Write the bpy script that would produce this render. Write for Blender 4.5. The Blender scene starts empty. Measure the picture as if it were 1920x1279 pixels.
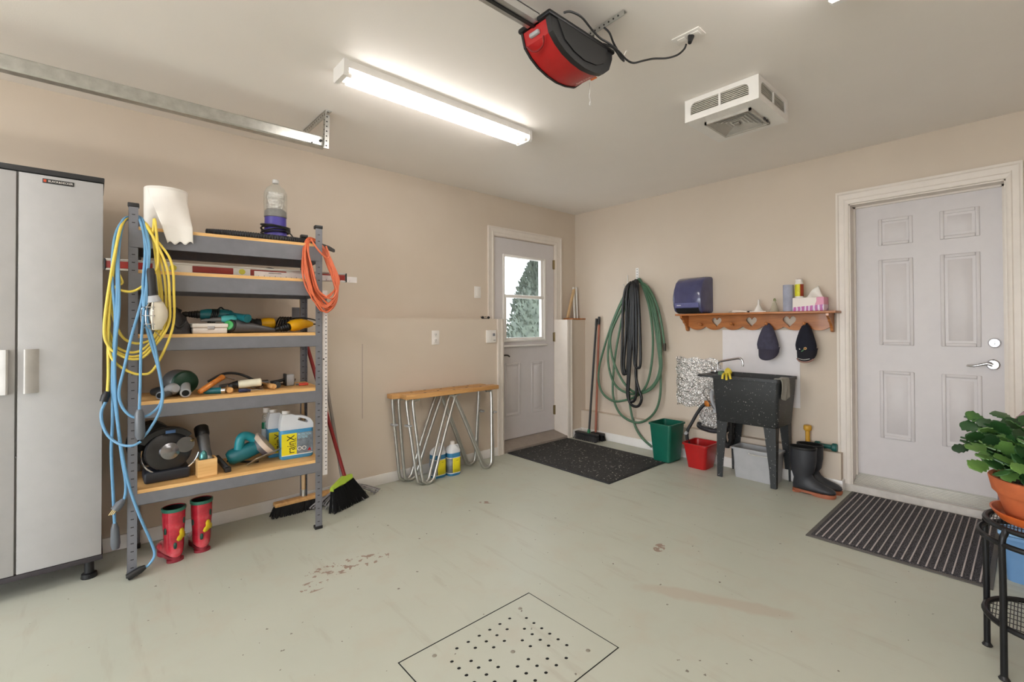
import bpy, bmesh, math, random
from mathutils import Matrix, Vector
random.seed(7)
PI = math.pi
SC = bpy.context.scene
COL = SC.collection

# ------------------------------------------------------------------ camera
cam_d = bpy.data.cameras.new('camera')
cam = bpy.data.objects.new('camera', cam_d)
COL.objects.link(cam)
SC.camera = cam
cam_d.sensor_fit = 'HORIZONTAL'
cam_d.sensor_width = 36.0
cam_d.lens = 878.6 / 1920 * 36
cam_d.shift_x = -(1035.0 - 960.0) / 1920
cam_d.shift_y = (601.2 - 639.5) / 1920
cam_d.clip_start = 0.05
YAW, PITCH, ROLL = -0.79648, 0.0099, -0.00448
_fw = Vector((math.sin(YAW) * math.cos(PITCH), math.cos(YAW) * math.cos(PITCH), math.sin(PITCH)))
_rt = Vector((math.cos(YAW), -math.sin(YAW), 0))
_up = _rt.cross(_fw)
_r2 = math.cos(ROLL) * _rt + math.sin(ROLL) * _up
_u2 = -math.sin(ROLL) * _rt + math.cos(ROLL) * _up
cam.matrix_world = Matrix(((_r2.x, _u2.x, -_fw.x, 3.5908), (_r2.y, _u2.y, -_fw.y, -3.8818),
                           (_r2.z, _u2.z, -_fw.z, 1.1966), (0, 0, 0, 1)))

# ------------------------------------------------------------------ world, exposure
world = bpy.data.worlds.new('overcast_sky')
SC.world = world
world.use_nodes = True
_bg = world.node_tree.nodes['Background']
_bg.inputs[0].default_value = (0.90, 0.95, 1.0, 1)
_bg.inputs[1].default_value = 6.6
SC.view_settings.view_transform = 'Standard'
SC.view_settings.look = 'None'
SC.view_settings.exposure = 0.0
SC.view_settings.gamma = 1.0
SC.view_settings.use_curve_mapping = False
TUBE_POWER = 22.0        # emission strength of the fluorescent tubes

# ------------------------------------------------------------------ helpers: materials
def lin(r, g, b):
    f = lambda c: (c / 255 / 12.92) if c / 255 <= 0.04045 else ((c / 255 + 0.055) / 1.055) ** 2.4
    return (f(r), f(g), f(b), 1.0)

def mix_rgb(nt, fac, a, b, blend='MIX'):
    n = nt.nodes.new('ShaderNodeMix'); n.data_type = 'RGBA'; n.blend_type = blend
    for s, v in ((n.inputs[0], fac), (n.inputs[6], a), (n.inputs[7], b)):
        if hasattr(v, 'links'): nt.links.new(v, s)
        else: s.default_value = v
    return n.outputs[2]

def coords(nt, scale=(1, 1, 1), rot=(0, 0, 0), loc=(0, 0, 0), kind='Object'):
    tc = nt.nodes.new('ShaderNodeTexCoord'); mp = nt.nodes.new('ShaderNodeMapping')
    mp.inputs['Scale'].default_value = scale; mp.inputs['Rotation'].default_value = rot
    mp.inputs['Location'].default_value = loc
    nt.links.new(tc.outputs[kind], mp.inputs[0])
    return mp.outputs[0]

def noise(nt, vec, scale, detail=3, rough=0.55):
    n = nt.nodes.new('ShaderNodeTexNoise'); n.inputs['Scale'].default_value = scale
    n.inputs['Detail'].default_value = detail; n.inputs['Roughness'].default_value = rough
    if vec is not None: nt.links.new(vec, n.inputs['Vector'])
    return n.outputs['Fac']

def ramp(nt, fac, stops):
    n = nt.nodes.new('ShaderNodeValToRGB'); cr = n.color_ramp
    while len(cr.elements) < len(stops): cr.elements.new(0.5)
    for e, (p, c) in zip(cr.elements, stops): e.position = p; e.color = c
    nt.links.new(fac, n.inputs[0])
    return n.outputs[0]

def mathn(nt, op, a, b=None, c=None):
    n = nt.nodes.new('ShaderNodeMath'); n.operation = op
    for i, v in enumerate((a, b, c)):
        if v is None: continue
        if hasattr(v, 'links'): nt.links.new(v, n.inputs[i])
        else: n.inputs[i].default_value = v
    return n.outputs[0]

def bump(nt, bsdf, height, strength=0.2, dist=0.01):
    n = nt.nodes.new('ShaderNodeBump'); n.inputs['Strength'].default_value = strength
    n.inputs['Distance'].default_value = dist
    nt.links.new(height, n.inputs['Height']); nt.links.new(n.outputs[0], bsdf.inputs['Normal'])

def base(name):
    m = bpy.data.materials.new(name); m.use_nodes = True
    return m, m.node_tree, m.node_tree.nodes['Principled BSDF']

def mat(name, col, rough=0.5, metal=0.0, var=0.10, vscale=14.0, bmp=0.0, bscale=120.0, spec=0.5, trans=0.0, coat=0.0, emit=None, sheen=0.0):
    m, nt, b = base(name)
    c = lin(*col)
    v = coords(nt)
    n = noise(nt, v, vscale, 4)
    d = tuple(x * (1 - var) for x in c[:3]) + (1,); l = tuple(min(1, x * (1 + var)) for x in c[:3]) + (1,)
    nt.links.new(ramp(nt, n, [(0.3, d), (0.7, l)]), b.inputs['Base Color'])
    b.inputs['Roughness'].default_value = rough; b.inputs['Metallic'].default_value = metal
    b.inputs['Specular IOR Level'].default_value = spec
    b.inputs['Transmission Weight'].default_value = trans
    b.inputs['Coat Weight'].default_value = coat
    b.inputs['Sheen Weight'].default_value = sheen
    if bmp: bump(nt, b, noise(nt, v, bscale, 3), bmp, 0.004)
    if emit:
        b.inputs['Emission Color'].default_value = lin(*emit[0]); b.inputs['Emission Strength'].default_value = emit[1]
    return m

def wood(name, c1, c2, axis='y', rough=0.5, scale=1.0, coat=0.0):
    m, nt, b = base(name)
    s = {'x': (2, 22, 22), 'y': (22, 2, 22), 'z': (22, 22, 2)}[axis]
    v = coords(nt, tuple(q * scale for q in s))
    n1 = noise(nt, v, 1.6, 5, 0.6); n2 = noise(nt, v, 7.0, 3, 0.6)
    f = mathn(nt, 'ADD', mathn(nt, 'MULTIPLY', n1, 0.7), mathn(nt, 'MULTIPLY', n2, 0.3))
    nt.links.new(ramp(nt, f, [(0.34, lin(*c1)), (0.62, lin(*c2))]), b.inputs['Base Color'])
    b.inputs['Roughness'].default_value = rough; b.inputs['Coat Weight'].default_value = coat
    bump(nt, b, n2, 0.12, 0.002)
    return m

def speckled(name, col, spot, rough, scale, thr, metal=0.0, bmp=0.0):
    m, nt, b = base(name)
    v = coords(nt)
    n = noise(nt, v, scale, 2, 0.5); big = noise(nt, v, 3.0, 3)
    thr2 = mathn(nt, 'SUBTRACT', thr + 0.06, mathn(nt, 'MULTIPLY', big, 0.12))
    k = mathn(nt, 'GREATER_THAN', n, thr2)
    nt.links.new(mix_rgb(nt, k, lin(*col), lin(*spot)), b.inputs['Base Color'])
    b.inputs['Roughness'].default_value = rough; b.inputs['Metallic'].default_value = metal
    if bmp: bump(nt, b, n, bmp, 0.004)
    return m

def glassy(name, col, alpha, rough=0.05):
    """thin clear or tinted sheet: see-through with a soft reflection"""
    m, nt, b = base(name)
    b.inputs['Base Color'].default_value = lin(*col); b.inputs['Roughness'].default_value = rough
    tr = nt.nodes.new('ShaderNodeBsdfTransparent'); mx = nt.nodes.new('ShaderNodeMixShader')
    tr.inputs[0].default_value = tuple(0.75 + 0.25 * x for x in lin(*col)[:3]) + (1,)
    mx.inputs[0].default_value = alpha
    out = nt.nodes['Material Output']
    nt.links.new(tr.outputs[0], mx.inputs[1]); nt.links.new(b.outputs[0], mx.inputs[2]); nt.links.new(mx.outputs[0], out.inputs[0])
    return m

# ------------------------------------------------------------------ helpers: geometry
def rotz(a): return Matrix.Rotation(a, 4, 'Z')
def frame(o, x, y, z):
    x, y, z = Vector(x), Vector(y), Vector(z)
    return Matrix(((x.x, y.x, z.x, o[0]), (x.y, y.y, z.y, o[1]), (x.z, y.z, z.z, o[2]), (0, 0, 0, 1)))
def FACE_X(o): return frame(o, (0, 1, 0), (0, 0, 1), (1, 0, 0))      # writing on a face that looks to +x
def FACE_Y(o): return frame(o, (1, 0, 0), (0, 0, 1), (0, -1, 0))     # writing on a face that looks to -y

def smooth_path(pts, n=6, closed=False):
    P = [Vector(p) for p in pts]; out = []
    m = len(P)
    rng = range(m if closed else m - 1)
    for i in rng:
        if closed: p0, p1, p2, p3 = P[(i - 1) % m], P[i], P[(i + 1) % m], P[(i + 2) % m]
        else: p0, p1, p2, p3 = P[max(i - 1, 0)], P[i], P[i + 1], P[min(i + 2, m - 1)]
        for k in range(n):
            t = k / n
            out.append(0.5 * ((2 * p1) + (p2 - p0) * t + (2 * p0 - 5 * p1 + 4 * p2 - p3) * t * t + (3 * p1 - p0 - 3 * p2 + p3) * t ** 3))
    if not closed: out.append(P[-1])
    return out

def rrect(cx, cy, w, d, r, z, n=4):
    r = min(r, w / 2 - 1e-4, d / 2 - 1e-4)
    out = []
    for (sx, sy, a0) in ((1, 1, 0), (-1, 1, PI / 2), (-1, -1, PI), (1, -1, 1.5 * PI)):
        ox, oy = cx + sx * (w / 2 - r), cy + sy * (d / 2 - r)
        for k in range(n + 1):
            a = a0 + PI / 2 * k / n
            out.append((ox + r * math.cos(a), oy + r * math.sin(a), z))
    return out

def ell(cx, cy, rx, ry, z, n=20):
    return [(cx + rx * math.cos(2 * PI * k / n), cy + ry * math.sin(2 * PI * k / n), z) for k in range(n)]

class MB:
    def __init__(s, M=None): s.v = []; s.f = []; s.M = M or Matrix()
    def add(s, vs, fs):
        o = len(s.v)
        for p in vs: s.v.append(s.M @ Vector(p))
        for f in fs: s.f.append([i + o for i in f])
        return s
    def box(s, x0, x1, y0, y1, z0, z1):
        return s.add([(x0, y0, z0), (x1, y0, z0), (x1, y1, z0), (x0, y1, z0), (x0, y0, z1), (x1, y0, z1), (x1, y1, z1), (x0, y1, z1)],
                     [(0, 3, 2, 1), (4, 5, 6, 7), (0, 1, 5, 4), (1, 2, 6, 5), (2, 3, 7, 6), (3, 0, 4, 7)])
    def rbox(s, x0, x1, y0, y1, z0, z1, b=0.004, seg=2):
        bm = bmesh.new(); bmesh.ops.create_cube(bm, size=1)
        for v in bm.verts: v.co = Vector(((x0 + x1) / 2 + v.co.x * (x1 - x0), (y0 + y1) / 2 + v.co.y * (y1 - y0), (z0 + z1) / 2 + v.co.z * (z1 - z0)))
        b = min(b, abs(x1 - x0) * .45, abs(y1 - y0) * .45, abs(z1 - z0) * .45)
        bmesh.ops.bevel(bm, geom=bm.edges[:], offset=b, segments=seg, affect='EDGES', profile=0.5)
        bm.verts.index_update()
        s.add([v.co.copy() for v in bm.verts], [[v.index for v in f.verts] for f in bm.faces]); bm.free()
        return s
    def loft(s, rings, cap0=True, cap1=True, close=True):
        n = len(rings[0]); vs = [p for r in rings for p in r]; fs = []
        for i in range(len(rings) - 1):
            for k in range(n if close else n - 1):
                a, b = i * n + k, i * n + (k + 1) % n
                fs.append((a, b, b + n, a + n))
        if cap0: fs.append(tuple(range(n))[::-1])
        if cap1: fs.append(tuple((len(rings) - 1) * n + k for k in range(n)))
        return s.add(vs, fs)
    def lathe(s, prof, c=(0, 0, 0), n=24, cap0=True, cap1=True):
        return s.loft([ell(c[0], c[1], r, r, c[2] + z, n) for r, z in prof], cap0, cap1)
    def cyl(s, p0, p1, r, r1=None, n=14, cap=True):
        p0, p1 = Vector(p0), Vector(p1); d = (p1 - p0).normalized()
        a = Vector((0, 0, 1)) if abs(d.z) < 0.9 else Vector((1, 0, 0))
        u = d.cross(a).normalized(); w = d.cross(u)
        R = []
        for p, rr in ((p0, r), (p1, r if r1 is None else r1)):
            R.append([p + rr * (math.cos(2 * PI * k / n) * u + math.sin(2 * PI * k / n) * w) for k in range(n)])
        return s.loft(R, cap, cap)
    def axis_lathe(s, p0, p1, prof, n=18):
        """prof: (t along p0->p1, radius)"""
        p0, p1 = Vector(p0), Vector(p1); d = (p1 - p0); dn = d.normalized()
        a = Vector((0, 0, 1)) if abs(dn.z) < 0.9 else Vector((1, 0, 0))
        u = dn.cross(a).normalized(); w = dn.cross(u)
        return s.loft([[p0 + d * t + r * (math.cos(2 * PI * k / n) * u + math.sin(2 * PI * k / n) * w) for k in range(n)] for t, r in prof])
    def tube(s, pts, r, n=8, steps=6, closed=False, straight=False):
        P = [Vector(p) for p in pts] if straight else smooth_path(pts, steps, closed)
        m = len(P); rings = []; prev = None
        for i in range(m):
            if closed: t = (P[(i + 1) % m] - P[i - 1])
            else: t = P[min(i + 1, m - 1)] - P[max(i - 1, 0)]
            t = t.normalized() if t.length > 1e-9 else Vector((0, 0, 1))
            if prev is None:
                a = Vector((0, 0, 1)) if abs(t.z) < 0.9 else Vector((1, 0, 0))
                u = t.cross(a).normalized()
            else:
                u = prev - t * prev.dot(t)
                u = u.normalized() if u.length > 1e-6 else t.orthogonal().normalized()
            prev = u; w = t.cross(u)
            rr = r(i / max(1, m - 1)) if callable(r) else r
            rings.append([P[i] + rr * (math.cos(2 * PI * k / n) * u + math.sin(2 * PI * k / n) * w) for k in range(n)])
        if closed: rings.append(rings[0]); return s.loft(rings, False, False)
        return s.loft(rings)
    def prism(s, poly, d0, d1, plane='yz'):
        """extrude a 2D outline; plane 'yz' goes along x, 'xz' along y, 'xy' along z"""
        def to(p, d): return {'yz': (d, p[0], p[1]), 'xz': (p[0], d, p[1]), 'xy': (p[0], p[1], d)}[plane]
        return s.loft([[to(p, d0) for p in poly], [to(p, d1) for p in poly]])
    def holed(s, outer, holes, d0, d1, plane='xz'):
        def to(p, d): return {'yz': (d, p[0], p[1]), 'xz': (p[0], d, p[1]), 'xy': (p[0], p[1], d)}[plane]
        bm = bmesh.new(); loops = []
        for L in [outer] + holes:
            vs = [bm.verts.new(to(p, d0)) for p in L]; loops.append(vs)
            for i in range(len(vs)): bm.edges.new((vs[i], vs[(i + 1) % len(vs)]))
        bmesh.ops.triangle_fill(bm, use_beauty=True, use_dissolve=False, edges=bm.edges[:])
        bm.verts.index_update(); n = len(bm.verts)
        A = [v.co.copy() for v in bm.verts]; F = [[v.index for v in f.verts] for f in bm.faces]
        off = Vector(to((0, 0), d1)) - Vector(to((0, 0), d0))
        fs = F + [[i + n for i in f][::-1] for f in F]
        for vs in loops:
            for i in range(len(vs)):
                a, b = vs[i].index, vs[(i + 1) % len(vs)].index
                fs.append((a, b, b + n, a + n))
        bm.free()
        return s.add(A + [p + off for p in A], fs)
    def ball(s, c, r, n=14, m=9, half=None):
        r = (r, r, r) if not hasattr(r, '__len__') else r
        rings = []
        for j in range(m + 1):
            ph = -PI / 2 + PI * j / m
            rr = max(math.cos(ph), 0.02)
            rings.append([(c[0] + r[0] * rr * math.cos(2 * PI * k / n), c[1] + r[1] * rr * math.sin(2 * PI * k / n), c[2] + r[2] * math.sin(ph)) for k in range(n)])
        return s.loft(rings)
    def grid(s, fn, nu, nv, thick=0.0):
        vs = [fn(i / nu, j / nv) for j in range(nv + 1) for i in range(nu + 1)]; fs = []
        for j in range(nv):
            for i in range(nu):
                a = j * (nu + 1) + i
                fs.append((a, a + 1, a + nu + 2, a + nu + 1))
        return s.add(vs, fs)
    def build(s, name, material, parent=None, smooth=True, angle=38, solid=0.0):
        lo = [min(v[i] for v in s.v) for i in range(3)]; hi = [max(v[i] for v in s.v) for i in range(3)]
        org = Vector(((lo[0] + hi[0]) / 2, (lo[1] + hi[1]) / 2, lo[2]))
        me = bpy.data.meshes.new(name)
        me.from_pydata([tuple(v - org) for v in s.v], [], s.f)
        bm = bmesh.new(); bm.from_mesh(me)
        bmesh.ops.recalc_face_normals(bm, faces=bm.faces[:]); bm.to_mesh(me); bm.free()
        if smooth:
            me.shade_smooth(); me.set_sharp_from_angle(angle=math.radians(angle))
        me.materials.append(material)
        o = bpy.data.objects.new(name, me); COL.objects.link(o)
        place(o, org, parent)
        if solid:
            md = o.modifiers.new('thickness', 'SOLIDIFY'); md.thickness = solid; md.offset = 0
        return o

WORLD = {}
def place(o, org, parent=None):
    WORLD[o.name] = Vector(org)
    if parent is not None:
        o.parent = parent; o.location = Vector(org) - WORLD[parent.name]
    else: o.location = org

def tag(o, label, cat, group=None):
    o['label'] = label; o['category'] = cat
    if group: o['group'] = group
    return o
def struct(o): o['kind'] = 'structure'; return o
def stuff(o): o['kind'] = 'stuff'; return o
def thing(name, loc, label, cat, group=None):
    o = bpy.data.objects.new(name, None); o.empty_display_size = 0.05; COL.objects.link(o)
    place(o, Vector(loc)); return tag(o, label, cat, group)
def group_root(name, loc):
    o = bpy.data.objects.new(name, None); o.empty_display_size = 0.05; COL.objects.link(o); place(o, Vector(loc)); return o
def share(src, name, world_loc, parent, rot=None, scale=None):
    o = src.copy(); o.name = name; COL.objects.link(o); place(o, Vector(world_loc), parent)
    if rot is not None: o.rotation_euler = rot
    if scale is not None: o.scale = scale
    return o
def lettering(name, string, size, M, material, parent, extrude=0.0004, align='CENTER', width=None):
    cu = bpy.data.curves.new(name, 'FONT'); cu.body = string; cu.size = size; cu.extrude = extrude
    cu.align_x = align; cu.align_y = 'CENTER'; cu.resolution_u = 2
    t = bpy.data.objects.new(name, cu); COL.objects.link(t)
    bpy.context.view_layer.update()
    me = bpy.data.meshes.new_from_object(t.evaluated_get(bpy.context.evaluated_depsgraph_get()))
    bpy.data.objects.remove(t); bpy.data.curves.remove(cu)
    sx = 1.0
    if width and len(me.vertices):
        w = max(v.co.x for v in me.vertices) - min(v.co.x for v in me.vertices); sx = width / w if w > 0 else 1
    org = M.translation.copy()
    R = M.to_3x3()
    for v in me.vertices: v.co = R @ Vector((v.co.x * sx, v.co.y, v.co.z))
    me.materials.clear(); me.materials.append(material)
    o = bpy.data.objects.new(name, me); COL.objects.link(o); place(o, org, parent)
    return o

CURVES = {
 'yellow': [
  [(0.520,-3.747,1.736), (0.560,-3.781,1.701), (0.600,-3.804,1.600), (0.610,-3.822,1.441), (0.615,-3.825,1.329), (0.615,-3.810,1.215), (0.620,-3.777,1.140), (0.625,-3.725,1.119), (0.625,-3.675,1.148), (0.625,-3.657,1.237), (0.620,-3.651,1.335), (0.610,-3.663,1.491), (0.590,-3.680,1.648), (0.560,-3.712,1.716)],
  [(0.520,-3.747,1.736), (0.560,-3.781,1.701), (0.612,-3.804,1.599), (0.622,-3.828,1.390), (0.627,-3.838,1.230), (0.627,-3.823,1.148), (0.632,-3.799,1.099), (0.637,-3.748,1.077), (0.637,-3.699,1.106), (0.637,-3.648,1.195), (0.632,-3.642,1.296), (0.622,-3.653,1.452), (0.602,-3.680,1.647), (0.560,-3.712,1.716)],
  [(0.520,-3.747,1.736), (0.560,-3.781,1.701), (0.624,-3.805,1.597), (0.634,-3.831,1.377), (0.639,-3.843,1.205), (0.639,-3.828,1.126), (0.644,-3.800,1.080), (0.649,-3.748,1.058), (0.649,-3.699,1.086), (0.649,-3.635,1.196), (0.644,-3.629,1.314), (0.634,-3.640,1.470), (0.614,-3.681,1.645), (0.560,-3.712,1.716)],
  [(0.520,-3.747,1.736), (0.560,-3.781,1.701), (0.636,-3.805,1.596), (0.646,-3.834,1.366), (0.651,-3.848,1.186), (0.651,-3.834,1.111), (0.656,-3.796,1.068), (0.661,-3.745,1.046), (0.661,-3.696,1.073), (0.661,-3.624,1.201), (0.656,-3.618,1.335), (0.646,-3.629,1.491), (0.626,-3.682,1.643), (0.560,-3.712,1.716)],
  [(0.520,-3.747,1.736), (0.560,-3.781,1.701), (0.630,-3.805,1.596), (0.640,-3.827,1.340), (0.645,-3.834,1.132), (0.645,-3.819,1.049), (0.650,-3.774,0.997), (0.655,-3.722,0.974), (0.655,-3.672,1.001), (0.655,-3.607,1.186), (0.650,-3.601,1.367), (0.640,-3.613,1.524), (0.620,-3.682,1.644), (0.560,-3.712,1.716)],
  [(0.520,-3.747,1.736), (0.560,-3.781,1.701), (0.620,-3.805,1.598), (0.630,-3.811,1.502), (0.635,-3.803,1.452), (0.635,-3.788,1.403), (0.640,-3.813,1.380), (0.645,-3.762,1.362), (0.645,-3.713,1.395), (0.645,-3.667,1.476), (0.640,-3.661,1.566), (0.630,-3.673,1.721), (0.610,-3.681,1.645), (0.560,-3.712,1.716)],
 ],
 'yellow_tail': [
  [(0.630,-3.830,1.230), (0.630,-3.834,1.108), (0.630,-3.833,0.985), (0.630,-3.836,0.893)],
 ],
 'blue': [
  [(0.520,-3.758,1.734), (0.560,-3.792,1.689), (0.610,-3.815,1.598), (0.640,-3.822,1.426), (0.650,-3.811,1.230), (0.640,-3.819,1.010), (0.620,-3.818,0.762), (0.600,-3.821,0.611), (0.560,-3.812,0.377), (0.540,-3.807,0.257)],
  [(0.520,-3.753,1.737), (0.560,-3.785,1.705), (0.620,-3.806,1.578), (0.650,-3.805,1.377), (0.660,-3.808,1.132), (0.650,-3.816,0.949), (0.640,-3.800,0.738), (0.620,-3.785,0.583), (0.600,-3.771,0.464), (0.590,-3.774,0.394), (0.590,-3.787,0.373)],
  [(0.520,-3.753,1.727), (0.560,-3.783,1.690), (0.630,-3.801,1.527), (0.660,-3.799,1.279), (0.670,-3.813,1.084), (0.650,-3.806,0.838), (0.640,-3.785,0.612), (0.620,-3.758,0.441), (0.620,-3.722,0.298), (0.600,-3.680,0.159), (0.600,-3.666,0.090), (0.600,-3.685,0.051), (0.600,-3.709,0.036)],
  [(0.520,-3.729,1.744), (0.570,-3.712,1.715), (0.620,-3.699,1.616), (0.650,-3.708,1.484), (0.670,-3.720,1.330), (0.680,-3.756,1.156), (0.680,-3.781,1.009), (0.670,-3.798,0.900), (0.670,-3.785,0.826), (0.680,-3.749,0.780), (0.680,-3.702,0.779), (0.680,-3.660,0.816), (0.680,-3.646,0.878), (0.680,-3.662,1.002), (0.680,-3.690,1.129), (0.680,-3.709,1.230), (0.670,-3.717,1.381), (0.640,-3.708,1.561), (0.570,-3.716,1.704), (0.520,-3.733,1.743)],
  [(0.520,-3.733,1.738), (0.580,-3.709,1.698), (0.640,-3.692,1.563), (0.680,-3.710,1.330), (0.690,-3.723,1.130), (0.690,-3.726,0.932), (0.690,-3.729,0.804)],
  [(0.690,-3.719,0.678), (0.690,-3.693,0.714), (0.690,-3.659,0.787), (0.690,-3.645,0.861), (0.685,-3.651,0.937), (0.680,-3.674,1.104), (0.680,-3.700,1.230), (0.675,-3.704,1.381), (0.640,-3.700,1.562), (0.570,-3.724,1.718), (0.520,-3.741,1.742)],
  [(0.630,-3.840,0.859), (0.630,-3.855,0.813), (0.640,-3.852,0.758), (0.650,-3.832,0.701), (0.670,-3.794,0.661), (0.690,-3.753,0.650), (0.690,-3.723,0.664)],
 ],
 'orange': [
  [(0.585,-2.973,1.720), (0.625,-3.005,1.655), (0.640,-3.019,1.524), (0.650,-3.001,1.430), (0.655,-2.963,1.373), (0.655,-2.911,1.364), (0.645,-2.842,1.410), (0.635,-2.810,1.475), (0.620,-2.845,1.582), (0.600,-2.890,1.673), (0.585,-2.934,1.716)],
  [(0.585,-2.970,1.719), (0.637,-3.006,1.641), (0.652,-3.019,1.558), (0.662,-2.992,1.434), (0.667,-2.967,1.347), (0.667,-2.896,1.324), (0.653,-2.846,1.375), (0.635,-2.829,1.476), (0.620,-2.844,1.583), (0.600,-2.890,1.676), (0.585,-2.938,1.715)],
  [(0.585,-2.971,1.718), (0.649,-3.004,1.644), (0.664,-3.010,1.537), (0.674,-2.993,1.429), (0.679,-2.964,1.366), (0.679,-2.897,1.320), (0.662,-2.836,1.375), (0.635,-2.818,1.473), (0.620,-2.853,1.580), (0.600,-2.896,1.669), (0.585,-2.933,1.716)],
  [(0.585,-2.963,1.717), (0.661,-3.011,1.638), (0.676,-3.006,1.540), (0.686,-2.993,1.435), (0.691,-2.957,1.352), (0.691,-2.908,1.314), (0.670,-2.850,1.374), (0.635,-2.825,1.487), (0.620,-2.858,1.576), (0.600,-2.894,1.675), (0.585,-2.935,1.715)],
  [(0.585,-2.963,1.716), (0.625,-2.992,1.648), (0.640,-2.983,1.556), (0.650,-2.965,1.438), (0.655,-2.936,1.350), (0.655,-2.878,1.291), (0.645,-2.830,1.346), (0.635,-2.823,1.452), (0.620,-2.852,1.582), (0.600,-2.894,1.667), (0.585,-2.937,1.715)],
  [(0.585,-2.954,1.716), (0.637,-2.986,1.652), (0.652,-2.988,1.551), (0.662,-2.964,1.426), (0.667,-2.932,1.360), (0.667,-2.881,1.304), (0.653,-2.829,1.364), (0.635,-2.839,1.450), (0.620,-2.854,1.582), (0.600,-2.902,1.659), (0.585,-2.937,1.715)],
  [(0.585,-2.957,1.714), (0.649,-2.990,1.645), (0.664,-2.982,1.552), (0.674,-2.967,1.430), (0.679,-2.928,1.369), (0.679,-2.873,1.318), (0.662,-2.836,1.375), (0.635,-2.839,1.449), (0.620,-2.865,1.567), (0.600,-2.896,1.658), (0.585,-2.931,1.716)],
  [(0.585,-2.956,1.713), (0.661,-2.998,1.650), (0.676,-2.978,1.541), (0.686,-2.954,1.431), (0.691,-2.932,1.390), (0.691,-2.875,1.360), (0.670,-2.840,1.409), (0.635,-2.849,1.484), (0.620,-2.871,1.580), (0.600,-2.898,1.661), (0.585,-2.932,1.716)],
  [(0.585,-2.972,1.720), (0.625,-3.000,1.647), (0.640,-3.017,1.538), (0.650,-3.005,1.434), (0.655,-2.958,1.344), (0.655,-2.910,1.286), (0.645,-2.848,1.346), (0.635,-2.815,1.483), (0.620,-2.849,1.578), (0.600,-2.888,1.662), (0.585,-2.932,1.716)],
  [(0.585,-2.969,1.719), (0.637,-3.011,1.650), (0.652,-3.014,1.554), (0.662,-2.995,1.439), (0.667,-2.964,1.386), (0.667,-2.896,1.364), (0.653,-2.847,1.409), (0.635,-2.826,1.480), (0.620,-2.847,1.581), (0.600,-2.887,1.668), (0.585,-2.932,1.716)],
  [(0.585,-2.966,1.718), (0.649,-3.007,1.648), (0.664,-3.007,1.543), (0.674,-2.990,1.448), (0.679,-2.952,1.343), (0.679,-2.899,1.279), (0.662,-2.844,1.345), (0.635,-2.826,1.486), (0.620,-2.857,1.569), (0.600,-2.896,1.661), (0.585,-2.940,1.715)],
  [(0.585,-2.963,1.717), (0.661,-3.008,1.652), (0.676,-3.010,1.550), (0.686,-2.989,1.441), (0.691,-2.962,1.351), (0.691,-2.905,1.307), (0.670,-2.842,1.374), (0.635,-2.830,1.454), (0.620,-2.846,1.578), (0.600,-2.900,1.663), (0.585,-2.930,1.716)],
  [(0.585,-2.958,1.717), (0.625,-2.993,1.655), (0.640,-2.985,1.552), (0.650,-2.968,1.437), (0.655,-2.929,1.391), (0.655,-2.889,1.375), (0.645,-2.826,1.434), (0.635,-2.839,1.477), (0.620,-2.851,1.560), (0.600,-2.896,1.662), (0.585,-2.932,1.716)],
  [(0.585,-2.954,1.716), (0.637,-2.989,1.643), (0.652,-2.985,1.531), (0.662,-2.965,1.425), (0.667,-2.933,1.357), (0.667,-2.876,1.297), (0.653,-2.837,1.352), (0.635,-2.829,1.452), (0.620,-2.853,1.563), (0.600,-2.899,1.676), (0.585,-2.929,1.716)],
  [(0.585,-2.955,1.714), (0.649,-2.992,1.651), (0.664,-2.978,1.538), (0.674,-2.960,1.435), (0.679,-2.929,1.368), (0.679,-2.878,1.331), (0.662,-2.833,1.386), (0.635,-2.837,1.459), (0.620,-2.870,1.556), (0.600,-2.901,1.659), (0.585,-2.932,1.716)],
 ],
 'orange_x': [
  [(0.630,-2.969,1.711), (0.660,-2.940,1.648), (0.660,-2.892,1.603), (0.650,-2.874,1.625), (0.620,-2.882,1.679)],
 ],
 'green': [
  [(0.873,-0.050,1.629), (0.737,-0.060,1.504), (0.594,-0.070,1.248), (0.473,-0.080,0.944), (0.399,-0.080,0.688), (0.434,-0.080,0.512), (0.565,-0.085,0.427), (0.705,-0.090,0.432), (0.903,-0.095,0.507), (1.011,-0.090,0.630), (1.063,-0.085,0.837), (1.074,-0.080,1.090), (1.027,-0.070,1.371), (0.929,-0.050,1.599)],
  [(0.873,-0.050,1.629), (0.731,-0.070,1.461), (0.591,-0.085,1.193), (0.538,-0.090,0.919), (0.568,-0.095,0.701), (0.667,-0.100,0.564), (0.847,-0.105,0.518), (1.011,-0.100,0.565), (1.128,-0.095,0.691), (1.167,-0.090,0.892), (1.145,-0.080,1.141), (1.055,-0.065,1.447), (0.929,-0.050,1.604)],
  [(0.873,-0.050,1.629), (0.724,-0.080,1.380), (0.585,-0.095,1.112), (0.594,-0.100,0.894), (0.698,-0.105,0.685), (0.832,-0.110,0.559), (0.979,-0.115,0.543), (1.110,-0.105,0.630), (1.178,-0.100,0.794), (1.150,-0.090,1.017), (1.099,-0.080,1.293), (0.945,-0.055,1.593)],
  [(0.873,-0.050,1.629), (0.736,-0.060,1.381), (0.647,-0.070,1.030), (0.594,-0.075,0.702), (0.596,-0.080,0.457), (0.687,-0.085,0.301), (0.866,-0.090,0.242), (1.020,-0.090,0.295), (1.125,-0.085,0.429), (1.158,-0.080,0.642), (1.129,-0.075,0.990), (1.057,-0.070,1.345), (0.936,-0.050,1.599)],
 ],
 'green_end': [
  [(0.886,-0.050,1.628), (1.004,-0.060,1.563), (1.099,-0.070,1.420), (1.157,-0.070,1.242), (1.195,-0.070,1.002)],
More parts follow.
